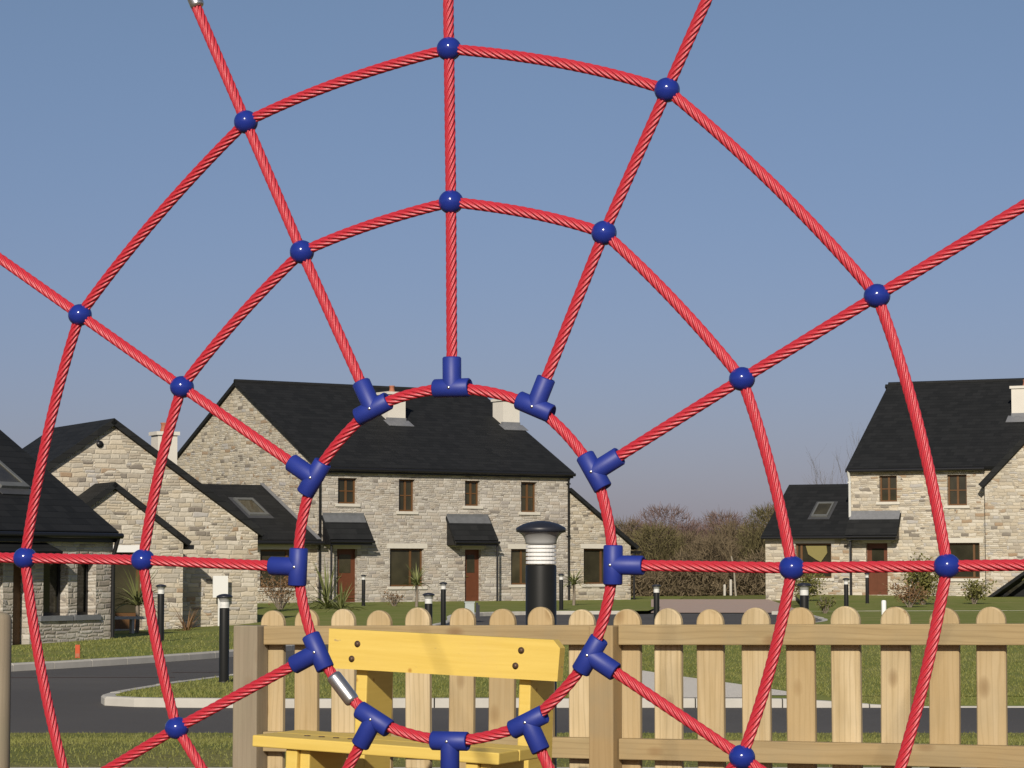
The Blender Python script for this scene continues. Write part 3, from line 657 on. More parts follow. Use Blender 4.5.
# ------------------------------------------------------------------ bollard lights
def make_bollard():
    r = empty('bollard_light', (0, 0, 0))
    m = MB(); m.lathe([(0.075, 0.0), (0.075, 0.02), (0.0635, 0.025), (0.0635, 0.930), (0.058, 0.935), (0.0, 0.935)], 24); m.build('post', M['bollard'], r)
    m = MB()
    z = 0.936; prof = [(0.0, z)]
    for i in range(5): prof += [(0.048, z), (0.062, z + 0.0025), (0.062, z + 0.0120), (0.050, z + 0.0160)]; z += 0.0163
    prof += [(0.0, z)]; m.lathe(prof, 24, smooth=False); m.build('louvre', M['louvre'], r)
    m = MB(); m.lathe([(0.0, z), (0.064, z + 0.001), (0.0640, z + 0.010), (0.067, z + 0.022), (0.075, z + 0.036), (0.086, z + 0.046), (0.095, z + 0.050), (0.0, z + 0.050)], 28); m.build('lens', M['acrylic'], r)
    z += 0.0505
    m = MB(); m.lathe([(0.0, z), (0.099, z), (0.102, z + 0.003), (0.102, z + 0.016), (0.098, z + 0.020), (0.072, z + 0.034), (0.040, z + 0.043), (0.015, z + 0.046), (0.0, z + 0.0465)], 28); m.build('cap', M['bollard_cap'], r)
    return r
BL = [  # x, y, z, scale, label
    (0.125, 10.8, 0.52, 1.05, 'largest black bollard light, just behind the picket fence'),
    (-3.46, 30.2, 0.09, 0.955, 'black bollard light left of the fence’s end post, on the green'),
    (-6.52, 46.6, 0.03, 1.0, 'black bollard light on the lawn before the gabled cottage’s porch'),
    (-5.33, 90.0, 0.04, 1.0, 'small bollard light right of the long house’s left door'),
    (-1.23, 37.0, 0.09, 0.90, 'thicker bollard light of the close pair in front of the long house'),
    (-1.56, 57.0, 0.09, 0.92, 'thinner bollard light of the close pair, left of the grey cabinet'),
    (1.53, 78.0, 0.09, 1.02, 'tiny bollard light just right of the largest bollard'),
    (2.88, 50.0, 0.09, 0.92, 'bollard light standing alone before the brown wood'),
    (4.31, 37.0, 0.09, 1.03, 'thick bollard light below the right house’s side wing window'),
    (8.86, 66.5, 0.09, 0.96, 'bollard light before the pale rainwater pipe of the right house'),
    (12.46, 88.0, 0.16, 0.96, 'slender bollard light before the right house’s red brown door')]
proto = make_bollard()
for i, (x, y, z, s, lab) in enumerate(BL):
    o = proto if i == 0 else copy_tree(proto)
    o.location = (x, y, z); o.scale = (s, s, s); tag(o, lab, 'bollard light', 'black bollard lights with flared caps')

# ------------------------------------------------------------------ picket fence
FA = Vector((-0.91, 9.40)); FB = Vector((1.60, 8.20)); FD = (FB - FA).normalized(); FYAW = math.atan2(FD.y, FD.x)
F = empty('picket_fence', (FA.x, FA.y, 0.49), FYAW, 'pale timber picket fence with rounded picket tops behind the yellow bench', 'fence')
# local: x along fence, y away from camera, z up
FL = (FB - FA).length
def picket_mesh(wd, ZT):
    m = MB(); r = wd / 2; pts = [(-r, 0, 0.06)]; pts.append((r, 0, 0.06))
    for k in range(15):
        a = math.pi * k / 14; pts.append((r * math.cos(a), 0, ZT - r + r * math.sin(a)))
    b = 0.004
    front = [(x * (1 - b / r), 0, z - (b if z > 0.5 else -b)) for x, _, z in pts]
    n = len(pts)
    m.poly(front); m.poly([(x, 0.021, z) for x, _, z in pts][::-1])
    for i in range(n):
        j = (i + 1) % n
        m.poly([front[i], front[j], (pts[j][0], 0.004, pts[j][2]), (pts[i][0], 0.004, pts[i][2])][::-1], False)
        m.poly([(pts[i][0], 0.004, pts[i][2]), (pts[j][0], 0.004, pts[j][2]), (pts[j][0], 0.021, pts[j][2]), (pts[i][0], 0.021, pts[i][2])][::-1], False)
    return m
PX = [0.01, 0.16, 0.32, 0.47, 0.63, 0.80, 0.96, 1.12, 1.28, 1.45, 1.605, 1.765, 1.93, 2.09, 2.25, 2.415, 2.58, 2.74, 2.91, 3.07]
for i, x in enumerate(PX):
    o = picket_mesh(0.100 + rnd.uniform(-0.003, 0.003), 0.845 + 0.011 * x + rnd.uniform(-0.007, 0.006)).build('picket', M['picket'], F)
    o.location = (x, 0.0, 0); o.rotation_euler = (0, R(rnd.uniform(-0.5, 0.5)), 0)
def rail(x0, x1, za, zb, t):
    m = MB(); y0, y1 = -0.046, -0.002
    m.hexa([(x0, y0, za + t * x0), (x1, y0, za + t * x1), (x1, y1, za + t * x1), (x0, y1, za + t * x0), (x0, y0, zb + t * x0), (x1, y0, zb + t * x1), (x1, y1, zb + t * x1), (x0, y1, zb + t * x0)])
    o = m.build('rail', M['rail'], F); bv = o.modifiers.new('bevel', 'BEVEL'); bv.width = 0.003; bv.segments = 2
PP = (-0.052, 1.39)
for a, b in ((PP[0] + 0.056, PP[1] - 0.05), (PP[1] + 0.05, 3.25)):
    rail(a, b, 0.714, 0.783, 0.013); rail(a, b, 0.320, 0.392, 0.012)
for x, wd, mt, zt in ((PP[0], 0.104, 'oldpost', 0.785), (PP[1], 0.092, 'post', 0.80)):
    m = MB(); m.box(x - wd / 2, x + wd / 2, -0.085, -0.003, -0.05, zt); o = m.build('post', M[mt], F)
    bv = o.modifiers.new('bevel', 'BEVEL'); bv.width = 0.005; bv.segments = 2
# gate post at the left edge
m = MB(); m.lathe([(0.052, -0.05), (0.052, 0.80), (0.046, 0.82), (0.03, 0.83), (0.0, 0.834)], 20)
o = m.build('gate_post', M['oldpost']); o.location = (-1.955, 9.55, 0.49)
tag(o, 'round weathered timber post standing alone at the left edge', 'post')

# ------------------------------------------------------------------ yellow bench in front of the fence
BN = empty('yellow_bench', (-0.606, 8.0, 0.49), 0, 'yellow painted plank bench with bolted backrest in front of the picket fence', 'bench')
BN.rotation_euler = (0, R(1.9), FYAW)
def bb(name, args, mat='yellow', bev=0.004):
    m = MB(); m.box(*args)
    o = m.build(name, M[mat], BN); b = o.modifiers.new('bevel', 'BEVEL'); b.width = bev; b.segments = 2; return o
# local: x along the bench, y away from the camera, z up
m = MB(); m.prism([(0.0, 0.0, 0.684), (0.802, 0.0, 0.684), (0.808, 0.0, 0.785), (0.785, 0.0, 0.809), (0.0, 0.0, 0.809)], (0, 0.038, 0))
bk = m.build('backrest', M['yellow'], BN); b_ = bk.modifiers.new('bevel', 'BEVEL'); b_.width = 0.005; b_.segments = 2
for x, z in ((0.105, 0.765), (0.086, 0.717), (0.678, 0.772), (0.660, 0.724)):
    m = MB(); m.lathe([(0.0105, -0.002), (0.0105, 0.001), (0.0068, 0.0012), (0.0068, 0.005), (0.005, 0.0065), (0.0, 0.0065)], 12, Matrix.Translation((x, -0.001, z)) @ Matrix.Rotation(R(90), 4, 'X')); m.build('bolt', M['bolt'], bk)
for x in (0.082, 0.655):
    bb('leg', (x, x + 0.040, 0.0385, 0.215, 0.0, 0.775))
for y0, y1 in ((-0.42, -0.285), (-0.280, -0.145)):
    bb('seat', (-0.015, 0.815, y0, y1, 0.462, 0.497))
for x in (0.095, 0.70):
    bb('leg', (x, x + 0.040, -0.405, -0.225, 0.0, 0.461)); bb('bearer', (x + 0.041, x + 0.075, -0.39, -0.16, 0.34, 0.461))
for x in (0.125, 0.175, 0.225, 0.275):
    m = MB(); m.lathe([(0.010, 0.0), (0.010, 0.0015), (0.0, 0.002)], 8, Matrix.Translation((x, -0.33, 0.4975))); m.build('screw', M['bolt'], BN)

# ------------------------------------------------------------------ climbing net
NC = Vector((-0.0942, 4.0, 0.0)); NY = R(-20)
NU = Vector((math.cos(NY), math.sin(NY), 0)); NN = Vector((math.sin(NY), -math.cos(NY), 0))   # NN points to the camera
N = empty('climbing_net', (NC.x, NC.y, 0.49), NY, 'red rope climbing net like a spider web with blue connectors', 'climbing net')
G0 = 0.49
def P(u, wz, d=0.0): return Vector((u, d, wz - G0))
OUT = [(-0.0085, 2.3343), (0.3589, 2.243), (0.6881, 1.9061), (0.7891, 1.4985), (0.672, 1.075), (0.3537, 0.7842), (-0.0053, 0.6842), (-0.3702, 0.7625), (-0.689, 1.120), (-0.7823, 1.5119), (-0.6818, 1.9242), (-0.3719, 2.2369)]
MID = [(-0.0045, 2.0841), (0.2545, 2.0219), (0.4769, 1.7855), (0.5532, 1.4955), (0.4729, 1.2084), (0.2517, 0.9985), (-0.0041, 0.9405), (-0.289, 0.985), (-0.4898, 1.231), (-0.5564, 1.5083), (-0.4865, 1.7966), (-0.2679, 2.0142)]
INN = [(-0.0022, 1.7832), (0.139, 1.7496), (0.237, 1.6454), (0.2678, 1.5), (0.2297, 1.3599), (0.127, 1.2539), (-0.0046, 1.2212), (-0.1358, 1.2531), (-0.235, 1.3591), (-0.2716, 1.4967), (-0.2439, 1.6417), (-0.1398, 1.7524)]
RR = 0.0090; PITCH = 0.100
def rope(name, pts, r=RR, closed=False, step=0.0045, phase=0.0):
    """six-strand laid rope: the lobed section turns along its length"""
    pts = [Vector(p) for p in pts]
    if closed: pts = pts + [pts[0]]
    L = [0.0]
    for a, b in zip(pts, pts[1:]): L.append(L[-1] + (b - a).length)
    n = max(2, int(L[-1] / step)); rows = []; j = 0; seg = 42
    prof = []
    for k in range(seg):
        th = (2 * math.pi * k / seg + math.pi / 7) % (2 * math.pi / 7) - math.pi / 7; sn = math.sin(math.pi / 7); rc = 1 / (1 + sn)
        q = rc * math.cos(th) + math.sqrt(max(0.0, (rc * sn) ** 2 - (rc * math.sin(th)) ** 2)); prof.append(1 - (1 - q) * 1.25)
    up = Vector((0, 1, 0))
    smp = []
    for i in range(n + 1):
        d = L[-1] * i / n
        while j < len(L) - 2 and L[j + 1] < d: j += 1
        f = (d - L[j]) / max(1e-9, L[j + 1] - L[j]); smp.append((pts[j].lerp(pts[j + 1], f), d))
    for i, (p, d) in enumerate(smp):
        t = (smp[min(i + 1, n)][0] - smp[max(i - 1, 0)][0]).normalized()
        nv = up - t * up.dot(t); nv.normalize(); bn = t.cross(nv); a0 = phase + 2 * math.pi * d / PITCH
        rows.append([p + (nv * math.cos(a0 + 2 * math.pi * k / seg) + bn * math.sin(a0 + 2 * math.pi * k / seg)) * r * prof[k] for k in range(seg)])
    m = MB(); m.grid(rows, True, True); m.poly(rows[0][::-1]); m.poly(rows[-1])
    return m.build(name, M['rope'], N)
def ring_curve(nodes, bulge):
    c = smooth_line([(a, b) for a, b in nodes], 14, True); out = []
    for i, (x, y) in enumerate(c):
        k = i // 14; f = (i % 14) / 14; a, b = nodes[k], nodes[(k + 1) % 12]
        lx, ly = a[0] + (b[0] - a[0]) * f, a[1] + (b[1] - a[1]) * f
        out.append((lx + (x - lx) * bulge, ly + (y - ly) * bulge))
    return out
for nodes, bl in ((OUT, 0.40), (MID, 0.38), (INN, 0.8)):
    rope('ring_rope', [P(u, z) for u, z in ring_curve(nodes, bl)], closed=True, phase=rnd.uniform(0, 6))
CU, CW = -0.002, 1.50
ends = []
for i in range(12):
    i0, i1, i2 = Vector(INN[i]), Vector(MID[i]), Vector(OUT[i]); dr_ = (i2 - i1).normalized()
    q = i2 - Vector((0, 1.5)); b_ = q.dot(dr_); far = -b_ + math.sqrt(b_ * b_ - q.length_squared + 2.78 ** 2)
    if dr_.y < 0: far = min(far, (i2.y - 0.52) / max(0.05, -dr_.y))
    e = i2 + dr_ * far
    st = i0 + (i1 - i0).normalized() * 0.02
    rl = (0.228, 0.30, 0.42, 0.42, 0.30, 0.30, 0.30, 0.30, 0.30, 0.40, 0.40, 0.228)[i]
    re_ = i2 + dr_ * min(rl, far - 0.05)
    rope('radial_rope', [P(*st), P(*i1), P(*i2), P(*re_)], phase=rnd.uniform(0, 6)); ends.append((re_, dr_, e))
m = MB()
for re_, dr_, e in ends:
    w_ = MB(); w_.tube([P(*re_), P(*e)], 0.004, 8); w_.build('steel_cable', M['steel'], N)
# ball clamps
def ball_mesh(r):
    m = MB(); prof = [(0.0, -r)]
    for k in range(1, 16):
        a = -math.pi / 2 + math.pi * k / 16; q = r * math.cos(a); z = r * math.sin(a)
        if k == 8: prof += [(q, z - 0.0009), (q * 0.965, z), (q, z + 0.0009)]
        else: prof.append((q, z))
    prof.append((0.0, r)); m.lathe(prof, 28, Matrix.Rotation(R(90), 4, 'X'))
    return m
bm_ = None
for nodes in (OUT, MID):
    for k, (u, z) in enumerate(nodes):
        if bm_ is None: o = ball_mesh(0.0203).build('ball_clamp', M['blue_gloss'], N); bm_ = o
        else: o = bm_.copy(); COL.objects.link(o)
        a, b = nodes[k - 1], nodes[(k + 1) % 12]; ang = math.atan2(b[1] - a[1], b[0] - a[0])
        o.location = P(u, z); o.rotation_euler = (0, R(rnd.uniform(-8, 8)), 0); o.scale = (1.0, 1.0, 0.92 if k in (2, 3, 4, 8, 9, 10) else 0.97)
# tee connectors: barrel along the ring, stub outwards
def tee():
    m = MB(); r = 0.0152
    def barrel(M_, l0, l1, both):
        p = ([(0.0095, l0 + 0.004), (r - 0.0018, l0), (r, l0 + 0.002)] if both else [(r, l0)]) + [(r, l1 - 0.002), (r - 0.0018, l1), (0.0095, l1 - 0.004)]
        m.lathe(p, 26, M_)
    barrel(Matrix.Rotation(R(90), 4, 'Y'), -0.031, 0.031, True)
    barrel(Matrix.Identity(4), 0.0, 0.050, False)
    return m
t0 = None
for k, (u, z) in enumerate(INN):
    a, b = INN[k - 1], INN[(k + 1) % 12]; rad = (Vector(MID[k]) - Vector((u, z))).normalized(); ang = math.atan2(rad.x, rad.y)
    if t0 is None:
        o = tee().build('tee_connector', M['blue'], N); t0 = o
        m = MB(); m.lathe([(0.0026, 0), (0.0026, 0.001), (0.0015, 0.0018), (0, 0.002)], 8, Matrix.Translation((0, -0.0150, 0)) @ Matrix.Rotation(R(90), 4, 'X')); m.build('rivet', M['steel'], o)
    else: o = copy_tree(t0)
    o.location = P(u, z); o.rotation_euler = (0, ang, 0)
# pressed sleeves
def sleeve(c, d, l, r):
    c = Vector(c); d = Vector(d).normalized(); z = Vector((d.x, 0, d.y)); x = Vector((0, 1, 0)); y = z.cross(x)
    Mx = Matrix((x, y, z)).transposed().to_4x4(); Mx.translation = P(*c)
    m = MB(); m.lathe([(r * 0.75, -l / 2), (r * 0.95, -l / 2 + 0.002), (r, -l / 2 + 0.005), (r, l / 2 - 0.005), (r * 0.95, l / 2 - 0.002), (r * 0.75, l / 2)], 22, Mx)
    m.build('sleeve', M['steel'], N)
sleeve((-0.1905, 1.301), (0.56, -0.66), 0.056, 0.0125)
sleeve((-0.4745, 2.4635), (-0.41, 0.90), 0.055, 0.0122)
for i, (e, d, _) in enumerate(ends):
    if i != 11: sleeve(e, d, 0.06, 0.0125)
# steel arch carrying the net, outside the picture
m = MB(); arc = []
for k in range(61):
    a = R(-22) + R(224) * k / 60; arc.append(P(2.8 * math.cos(a), 1.5 + 2.8 * math.sin(a)))
m.tube(arc, 0.024, 14); m.build('arch', M['blue'], N)

# ------------------------------------------------------------------ small things
o = empty('sign_board', (-8.40, 72.20, -0.05), R(28), 'small white notice board by the gabled cottage wall', 'sign')
m = MB(); m.box(-0.23, 0.23, -0.03, 0.0, 0.62, 1.24); m.build('panel', M['white'], o)
m = MB(); m.box(-0.05, 0.05, 0.001, 0.05, -0.3, 1.1); m.build('post', M['white'], o)
o = empty('utility_cabinet', (-1.13, 66.0, 0.09), R(4), 'small grey green utility cabinet beside the far road', 'cabinet')
m = MB(); m.box(-0.11, 0.13, -0.15, 0.15, 0.0, 0.42); m.box(-0.125, 0.145, -0.165, 0.165, 0.42, 0.45); m.build('body', M['cab'], o)
m = MB(); m.box(0.18, 0.24, -0.05, 0.05, 0.0, 0.42); m.box(0.241, 0.28, -0.04, 0.04, 0.0, 0.36); m.build('marker', M['bollard_cap'], o)
o = empty('stone_bench', (-10.05, 66.0, -0.32), R(20), 'low pale bench in front of the gabled cottage door', 'bench')
m = MB(); m.box(-0.55, 0.75, -0.2, 0.2, 0.40, 0.47); m.build('seat', M['conc'], o)
for x in (-0.5, 0.06, 0.62):
    m = MB(); m.box(x - 0.035, x + 0.035, -0.17, 0.17, 0.0, 0.398); m.build('leg', M['conc'], o)
o = empty('hydrant_marker', (-6.55, 37.9, 0.10), 0, 'small orange red marker post in the verge across the road', 'marker')
m = MB(); m.box(-0.035, 0.035, -0.02, 0.02, 0, 0.20); m.build('post', M['orange'], o)
m = MB(); m.box(-0.03, 0.03, -0.024, -0.0205, 0.02, 0.07); m.build('plate', M['terracotta'], o)
for x, y, z, lab in ((10.55, 71.2, 0.09, 'short white post in front of the right house’s door'),
                     (9.92, 117.0, 0.08, 'stubby pale post at the foot of the wood'), (10.25, 117.5, 0.08, 'taller pale post beside the pale barked tree')):
    m = MB(); s = 1.0 if y < 100 else 0.9; hh = 0.42 if y < 100 else (0.52 if x < 10 else 0.75)
    m.lathe([(0.07 * s, 0), (0.07 * s, hh - 0.05), (0.055 * s, hh - 0.01), (0.0, hh)], 12); o = m.build('marker_post', M['white'] if y < 100 else M['conc']); o.location = (x, y, z)
    tag(o, lab, 'post', 'white marker posts')

# ------------------------------------------------------------------ plants
def strap_plant(name, loc, n, ln, wd, stem, label, cat='plant', mat='cordy', up=0.9, group=None):
    o = empty(name, loc, 0, label, cat, group)
    if stem > 0:
        m = MB(); m.tube([(0, 0, -0.05), (0.02, 0, stem * 0.5), (0, 0.01, stem)], [0.06, 0.05, 0.045], 8); m.build('stem', M['bark_grey'], o)
    m = MB()
    for i in range(n):
        a = rnd.uniform(0, 6.283); e = rnd.uniform(0.15, up * 1.5); l = ln * rnd.uniform(0.7, 1.1); d = Vector((math.cos(a), math.sin(a), 0)); s = Vector((-d.y, d.x, 0))
        p = Vector((0, 0, stem)) + d * 0.02; rows = []
        for k in range(6):
            f = k / 5; wq = wd * (0.6 + 0.8 * f if f < 0.4 else 0.92 * (1.0 - f) / 0.6 + 0.02)
            rows.append([p - s * wq / 2, p + Vector((0, 0, -wq * 0.2)), p + s * wq / 2])
            ee = e - f * (1.2 if e < 1.0 else 0.5); p = p + (d * math.cos(ee) + Vector((0, 0, math.sin(ee)))) * (l / 5)
        m.grid(rows, False, False)
    m.build('leaves', M[mat], o); return o
def shrub(name, loc, rx, h, n, label, mat='shrub', leaf=0.10, cat='shrub', group=None):
    o = empty(name, loc, 0, label, cat, group)
    m = MB(); tips = []
    for i in range(14):
        a = rnd.uniform(0, 6.283); q = rnd.uniform(0.1, 0.8) * rx; t = Vector((math.cos(a) * q, math.sin(a) * q, h * rnd.uniform(0.55, 1.0)))
        m.tube([(t.x * 0.1, t.y * 0.1, -0.02), (t.x * 0.5, t.y * 0.5, t.z * 0.5), t], [0.018, 0.013, 0.006], 4); tips.append(t)
    m.build('stems', M['bark_grey'], o)
    m = MB()
    for i in range(n):
        t = rnd.choice(tips); p = t * rnd.uniform(0.35, 1.05) + Vector((rnd.gauss(0, rx * 0.17), rnd.gauss(0, rx * 0.17), rnd.gauss(0, h * 0.09)))
        if p.z < 0.02: p.z = 0.02 + rnd.random() * 0.1
        d = Vector((rnd.gauss(0, 1), rnd.gauss(0, 1), rnd.gauss(0.3, 0.8))).normalized(); s = d.cross(Vector((rnd.gauss(0, 1), rnd.gauss(0, 1), 1))).normalized(); l = leaf * rnd.uniform(0.6, 1.4)
        m.poly([p, p + d * l * 0.5 + s * l * 0.22, p + d * l, p + d * l * 0.5 - s * l * 0.22])
    m.build('foliage', M[mat], o); return o
strap_plant('cordyline', (-9.95, 66.6, -0.32), 60, 1.25, 0.06, 0.75, 'spiky green palm-like plant before the gabled cottage door')
strap_plant('cordyline', (-3.35, 88.0, 0.05), 46, 0.85, 0.06, 0.75, 'small palm-like plant in front of the long house, below its widest window')
strap_plant('cordyline', (2.25, 91.5, 0.04), 46, 0.85, 0.06, 0.75, 'spiky palm-like plant at the right end of the long house')
strap_plant('flax_plant', (-6.35, 86.0, 0.04), 70, 1.75, 0.07, 0.0, 'tall upright clump of sword leaves beside the left downpipe of the long house', mat='cordy', up=1.0)
strap_plant('flax_plant', (-5.45, 80.0, 0.04), 40, 1.2, 0.06, 0.0, 'smaller clump of sword leaves right of the tall one, in front of the left door', mat='cordy', up=0.9)
strap_plant('grass_tuft', (-8.55, 66.0, -0.30), 70, 0.9, 0.03, 0.0, 'russet grass tuft beside the dark bollard and the porch corner', mat='russet', up=0.9)
shrub('shrub', (-7.75, 84.0, 0.04), 1.0, 1.35, 1000, 'rust brown twiggy shrub under the link window left of the long house', 'russet', 0.09)
shrub('shrub', (10.75, 92.0, 0.16), 1.0, 1.1, 1300, 'olive shrub under the low side wing window of the right house', 'shrub', 0.12)
shrub('shrub', (14.1, 86.0, 0.16), 0.95, 1.6, 2000, 'tall olive bush right of the red brown door', 'shrub', 0.13)
shrub('shrub', (16.0, 87.0, 0.16), 0.8, 0.8, 800, 'low olive bush under the ground floor window of the right house', 'shrub', 0.12)
shrub('shrub', (13.0, 82.0, 0.14), 0.9, 0.75, 800, 'low russet bush in front of the tall olive bush', 'russet', 0.10)
shrub('shrub', (9.1, 73.0, 0.09), 0.45, 0.55, 200, 'small yellow green bush between the two bollard lights of the right house', 'shrub', 0.10)
shrub('shrub', (17.4, 80.0, 0.12), 1.2, 1.0, 600, 'dark bush low at the right edge behind the fence', 'shrub', 0.12)
shrub('shrub', (-13.2, 61.0, -0.28), 0.8, 1.0, 300, 'brown bush in front of the low cottage at the left edge', 'russet', 0.09)
shrub('shrub', (-4.2, 89.5, 0.05), 0.5, 0.5, 160, 'low russet bush at the foot of the small palm-like plant', 'russet', 0.09)

# ------------------------------------------------------------------ bare trees and scrub beyond the houses
def branch(m, p, d, l, r, lev, maxlev, spread, nb, seg, rng, up=0.18):
    q = p; pts = [p]; rr = [r]; dd = d.copy()
    for k in range(3):
        dd = (dd + Vector((rng.gauss(0, 0.13), rng.gauss(0, 0.13), rng.gauss(up * 0.3, 0.08)))).normalized(); q = q + dd * l / 3; pts.append(q); rr.append(r * (1 - 0.16 * (k + 1)))
    m.tube(pts, rr, seg if lev == 0 else 3, cap=False)
    if lev >= maxlev: return
    for b in range(nb):
        f = rng.uniform(0.35, 1.0); i = min(2, int(f * 3)); o = pts[i].lerp(pts[i + 1], f * 3 - i)
        nd = (dd + Vector((rng.gauss(0, spread), rng.gauss(0, spread), rng.gauss(up, spread * 0.6)))).normalized()
        branch(m, o, nd, l * rng.uniform(0.55, 0.85), r * 0.55, lev + 1, maxlev, spread, nb, seg, rng, up)
def tree(name, loc, h, stems, lev, nb, spread, mat, tmat, label, seed, r=0.06, minr=None, group=None, haze_twigs=0, rx=2.0, cat='tree'):
    rng = random.Random(seed); o = empty(name, loc, rng.uniform(0, 6), label, cat, group)
    t = MB(); c = MB()
    for s in range(stems):
        d = Vector((rng.gauss(0, 0.28 if stems > 1 else 0.05), rng.gauss(0, 0.28 if stems > 1 else 0.05), 1)).normalized(); p = Vector((rng.gauss(0, 0.35 if stems > 1 else 0), rng.gauss(0, 0.35 if stems > 1 else 0), -0.1)); l = h * 0.42
        pts = [p]; q = p
        for k in range(4):
            q = q + d * l / 4 + Vector((rng.gauss(0, 0.04), rng.gauss(0, 0.04), 0)) * l; pts.append(q)
        t.tube(pts, [r, r * 0.9, r * 0.8, r * 0.7, r * 0.6], 6)
        for b in range(nb + 2):
            f = rng.uniform(0.3, 1.0) * 4; i = min(3, int(f)); st = pts[i].lerp(pts[i + 1], f - i)
            nd = (d + Vector((rng.gauss(0, spread), rng.gauss(0, spread), 0.1))).normalized()
            branch(c, st, nd, h * rng.uniform(0.22, 0.36), r * 0.45, 1, lev, spread, nb, 4, rng)
    for k in range(haze_twigs):      # fine outer twigs too thin to trace one by one
        a = rng.uniform(0, 6.283); v = rng.uniform(0.05, 1.0); e = math.sqrt(max(0.05, 1 - (2 * v - 1.05) ** 2)) * rx * math.sqrt(rng.random())
        p = Vector((math.cos(a) * e, math.sin(a) * e, v * h * 0.95)); d = Vector((math.cos(a) * 0.5 + rng.gauss(0, 0.45), math.sin(a) * 0.5 + rng.gauss(0, 0.45), rng.gauss(0.7, 0.5))).normalized()
        s = d.cross(Vector((rng.gauss(0, 1), rng.gauss(0, 1), rng.gauss(0, 1)))).normalized() * rng.uniform(0.010, 0.022); l = rng.uniform(0.25, 0.6)
        c.poly([p - s, p + s, p + d * l + s * 0.3, p + d * l - s * 0.3])
    t.build('trunk', M[tmat], o); c.build('crown', M[mat], o); return o
G = 'bare trees of the wood behind the paved court'
TR = [ # px-ish spread: x, y, h, rx, mat
    (4.3, 121, 3.6, 1.5, 'tw_olive'), (5.6, 124, 4.2, 1.6, 'tw_olive'), (7.0, 121.5, 3.5, 1.6, 'tw_green'), (8.4, 123, 4.0, 1.6, 'tw_olive'),
    (9.7, 121, 3.7, 1.5, 'tw_olive'), (11.0, 124, 4.3, 1.7, 'tw_olive'), (12.4, 121.5, 4.1, 1.5, 'tw_green'), (13.7, 125, 4.4, 1.6, 'tw_olive'), (15.0, 126, 4.4, 1.6, 'tw_olive'),
    (4.9, 134, 4.2, 2.0, 'tw_red'), (7.2, 136, 4.4, 2.1, 'tw_red'), (9.4, 137, 4.5, 2.0, 'tw_red'), (11.7, 139, 4.3, 2.1, 'tw_red'), (13.9, 138, 4.9, 2.1, 'tw_red'), (16.0, 137, 4.8, 2.0, 'tw_red'),
    (6.0, 146, 4.5, 2.3, 'tw_red'), (9.0, 148, 4.9, 2.4, 'tw_red'), (12.6, 149, 4.6, 2.4, 'tw_red'), (16.2, 147, 5.0, 2.4, 'tw_red'), (3.6, 128, 3.8, 1.6, 'tw_olive')]
side = ['beside the long house’s low wing', 'just left of the gap’s middle', 'in the middle of the gap', 'just right of the gap’s middle', 'beside the right house’s side wing']
kind = {'tw_olive': 'olive brown bare tree', 'tw_green': 'greenish bare willow tree', 'tw_red': 'red brown bare tree'}
hv = [1.0, 0.82, 1.12, 0.9, 1.05, 0.86, 1.15, 0.95, 0.8, 1.08]
for i, (x, y, h, rx, mt) in enumerate(TR):
    h *= (0.92 if y < 130 else 0.84) * hv[(i * 7) % 10]
    px = x / y * 2500; sd_ = side[max(0, min(4, int((px - 60) / 46)))]
    dep = 'in the wood’s front row' if y < 130 else ('in the wood’s second row' if y < 142 else 'in the wood’s back row')
    tree('bare_tree', (x, y, terrain(x, y) + 0.02), h, 5, 3, 3, 0.42, mt, 'bark_grey', f'{kind[mt]} {dep}, {sd_}', 100 + i, 0.05, group=G, haze_twigs=2600, rx=rx)
tree('birch_tree', (10.45, 117.0, 0.08), 4.6, 1, 3, 3, 0.36, 'tw_olive', 'bark_pale', 'slim pale barked tree standing in front of the brown wood', 7, 0.06)
tree('tall_bare_tree', (17.6, 136, terrain(17.6, 136)), 8.2, 3, 4, 3, 0.28, 'tw_grey', 'bark_grey', 'tall thin grey bare tree rising behind the right house', 21, 0.05)
# low scrub at the foot of the wood
m = MB(); rg = random.Random(5)
for k in range(16000):
    x = rg.uniform(3.0, 16.5); y = rg.uniform(117.6, 121.5) + 0.03 * x; z = terrain(x, y) + rg.random() ** 1.3 * (1.5 + 0.5 * math.sin(x * 1.7))
    d = Vector((rg.gauss(0, 0.7), rg.gauss(0, 0.7), rg.gauss(0.6, 0.6))).normalized(); s = d.cross(Vector((rg.gauss(0, 1), rg.gauss(0, 1), rg.gauss(0, 1)))).normalized() * rg.uniform(0.012, 0.03); l = rg.uniform(0.2, 0.55)
    m.poly([(x, y, z) + (0 * s) if False else Vector((x, y, z)) - s, Vector((x, y, z)) + s, Vector((x, y, z)) + d * l + s * 0.4, Vector((x, y, z)) + d * l - s * 0.4])
o = m.build('undergrowth', M['tw_olive']); tag(o, 'tangled olive brown undergrowth along the foot of the wood', 'undergrowth', kind='stuff')

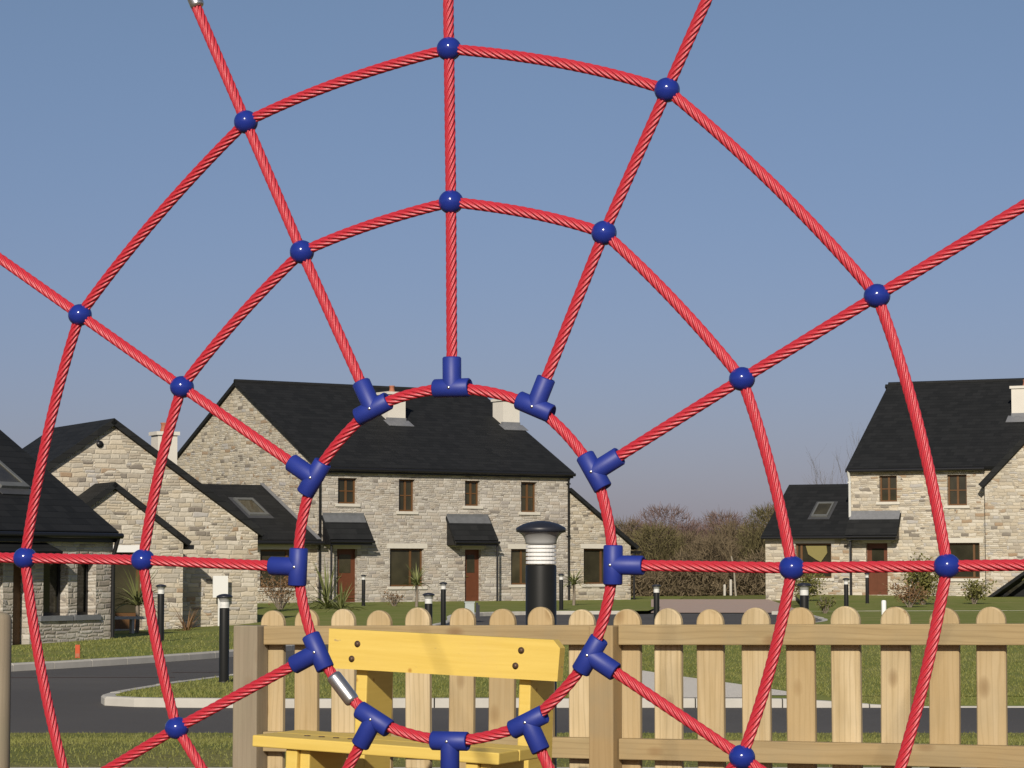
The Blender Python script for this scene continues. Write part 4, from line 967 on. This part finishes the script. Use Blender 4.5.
# ------------------------------------------------------------------ grass blades on the near bank and kerb edges
m = MB(); rg = random.Random(11)
for k in range(42000):
    y = 12.55 + 9.9 * rg.random() ** 0.8; xl = -0.235 * y; x = rg.uniform(xl, -xl); z = terrain(x, y) - 0.004
    h = rg.uniform(0.010, 0.030); a = rg.uniform(0, 6.283); s = Vector((math.cos(a), math.sin(a), 0)) * rg.uniform(0.002, 0.0045); le = Vector((rg.gauss(0, 0.4), rg.gauss(0, 0.4), 1)) * h
    p = Vector((x, y, z)); m.poly([p - s, p + s, p + le])
o = m.build('bank_grass', M['blade']); tag(o, 'short rough grass on the bank between playground and road', 'grass', kind='stuff')

def inside(x, y, poly):
    c = False; j = len(poly) - 1
    for i in range(len(poly)):
        if (poly[i][1] > y) != (poly[j][1] > y) and x < (poly[j][0] - poly[i][0]) * (y - poly[i][1]) / (poly[j][1] - poly[i][1]) + poly[i][0]: c = not c
        j = i
    return c
PATHQ = [(0.9, 33.7), (1.8, 33.5), (2.4, 30.9), (3.5, 26.5), (1.7, 26.5), (1.1, 30.0)]
GR = offset(ISL, 0.16); m = MB(); n = 0
while n < 45000:
    y = 26.6 + 19 * rg.random() ** 1.4; x = rg.uniform(-0.16 * y, 0.215 * y)
    if not inside(x, y, GR) or inside(x, y, PATHQ): continue
    n += 1; h = rg.uniform(0.015, 0.045); g0 = 0.094 if x < 2.6 or y > 27.1 else 0.094 - 0.08 * S(2.6, 4.4, x) * (27.1 - y) / 0.55; a = rg.uniform(0, 6.283); q = Vector((math.cos(a), math.sin(a), 0)) * rg.uniform(0.004, 0.008)
    p = Vector((x, y, g0)); m.poly([p - q, p + q, p + Vector((rg.gauss(0, 0.5), rg.gauss(0, 0.5), 1)) * h])
o = m.build('green_grass', M['blade']); tag(o, 'mown grass of the green between the two roads', 'grass', kind='stuff')

m = MB()
for k in range(26000):       # verge across the road
    i = int(rg.random() * (len(KX) - 1)); f = rg.random(); x = KX[i][0] + (KX[i + 1][0] - KX[i][0]) * f; y = KX[i][1] + (KX[i + 1][1] - KX[i][1]) * f
    if x < -10.5 or y > 52: continue
    dd = 0.08 + 7.5 * rg.random() ** 1.5; X = x - dd * 0.85; Y = y + dd * 0.5; z = landz(X, Y, dd) - 0.006
    h = rg.uniform(0.02, 0.06); a = rg.uniform(0, 6.283); q = Vector((math.cos(a), math.sin(a), 0)) * rg.uniform(0.006, 0.011)
    p = Vector((X, Y, z)); m.poly([p - q, p + q, p + Vector((rg.gauss(0, 0.5), rg.gauss(0, 0.5), 1)) * h])
o = m.build('verge_grass', M['blade']); tag(o, 'grass of the verge before the two cottages', 'grass', kind='stuff')
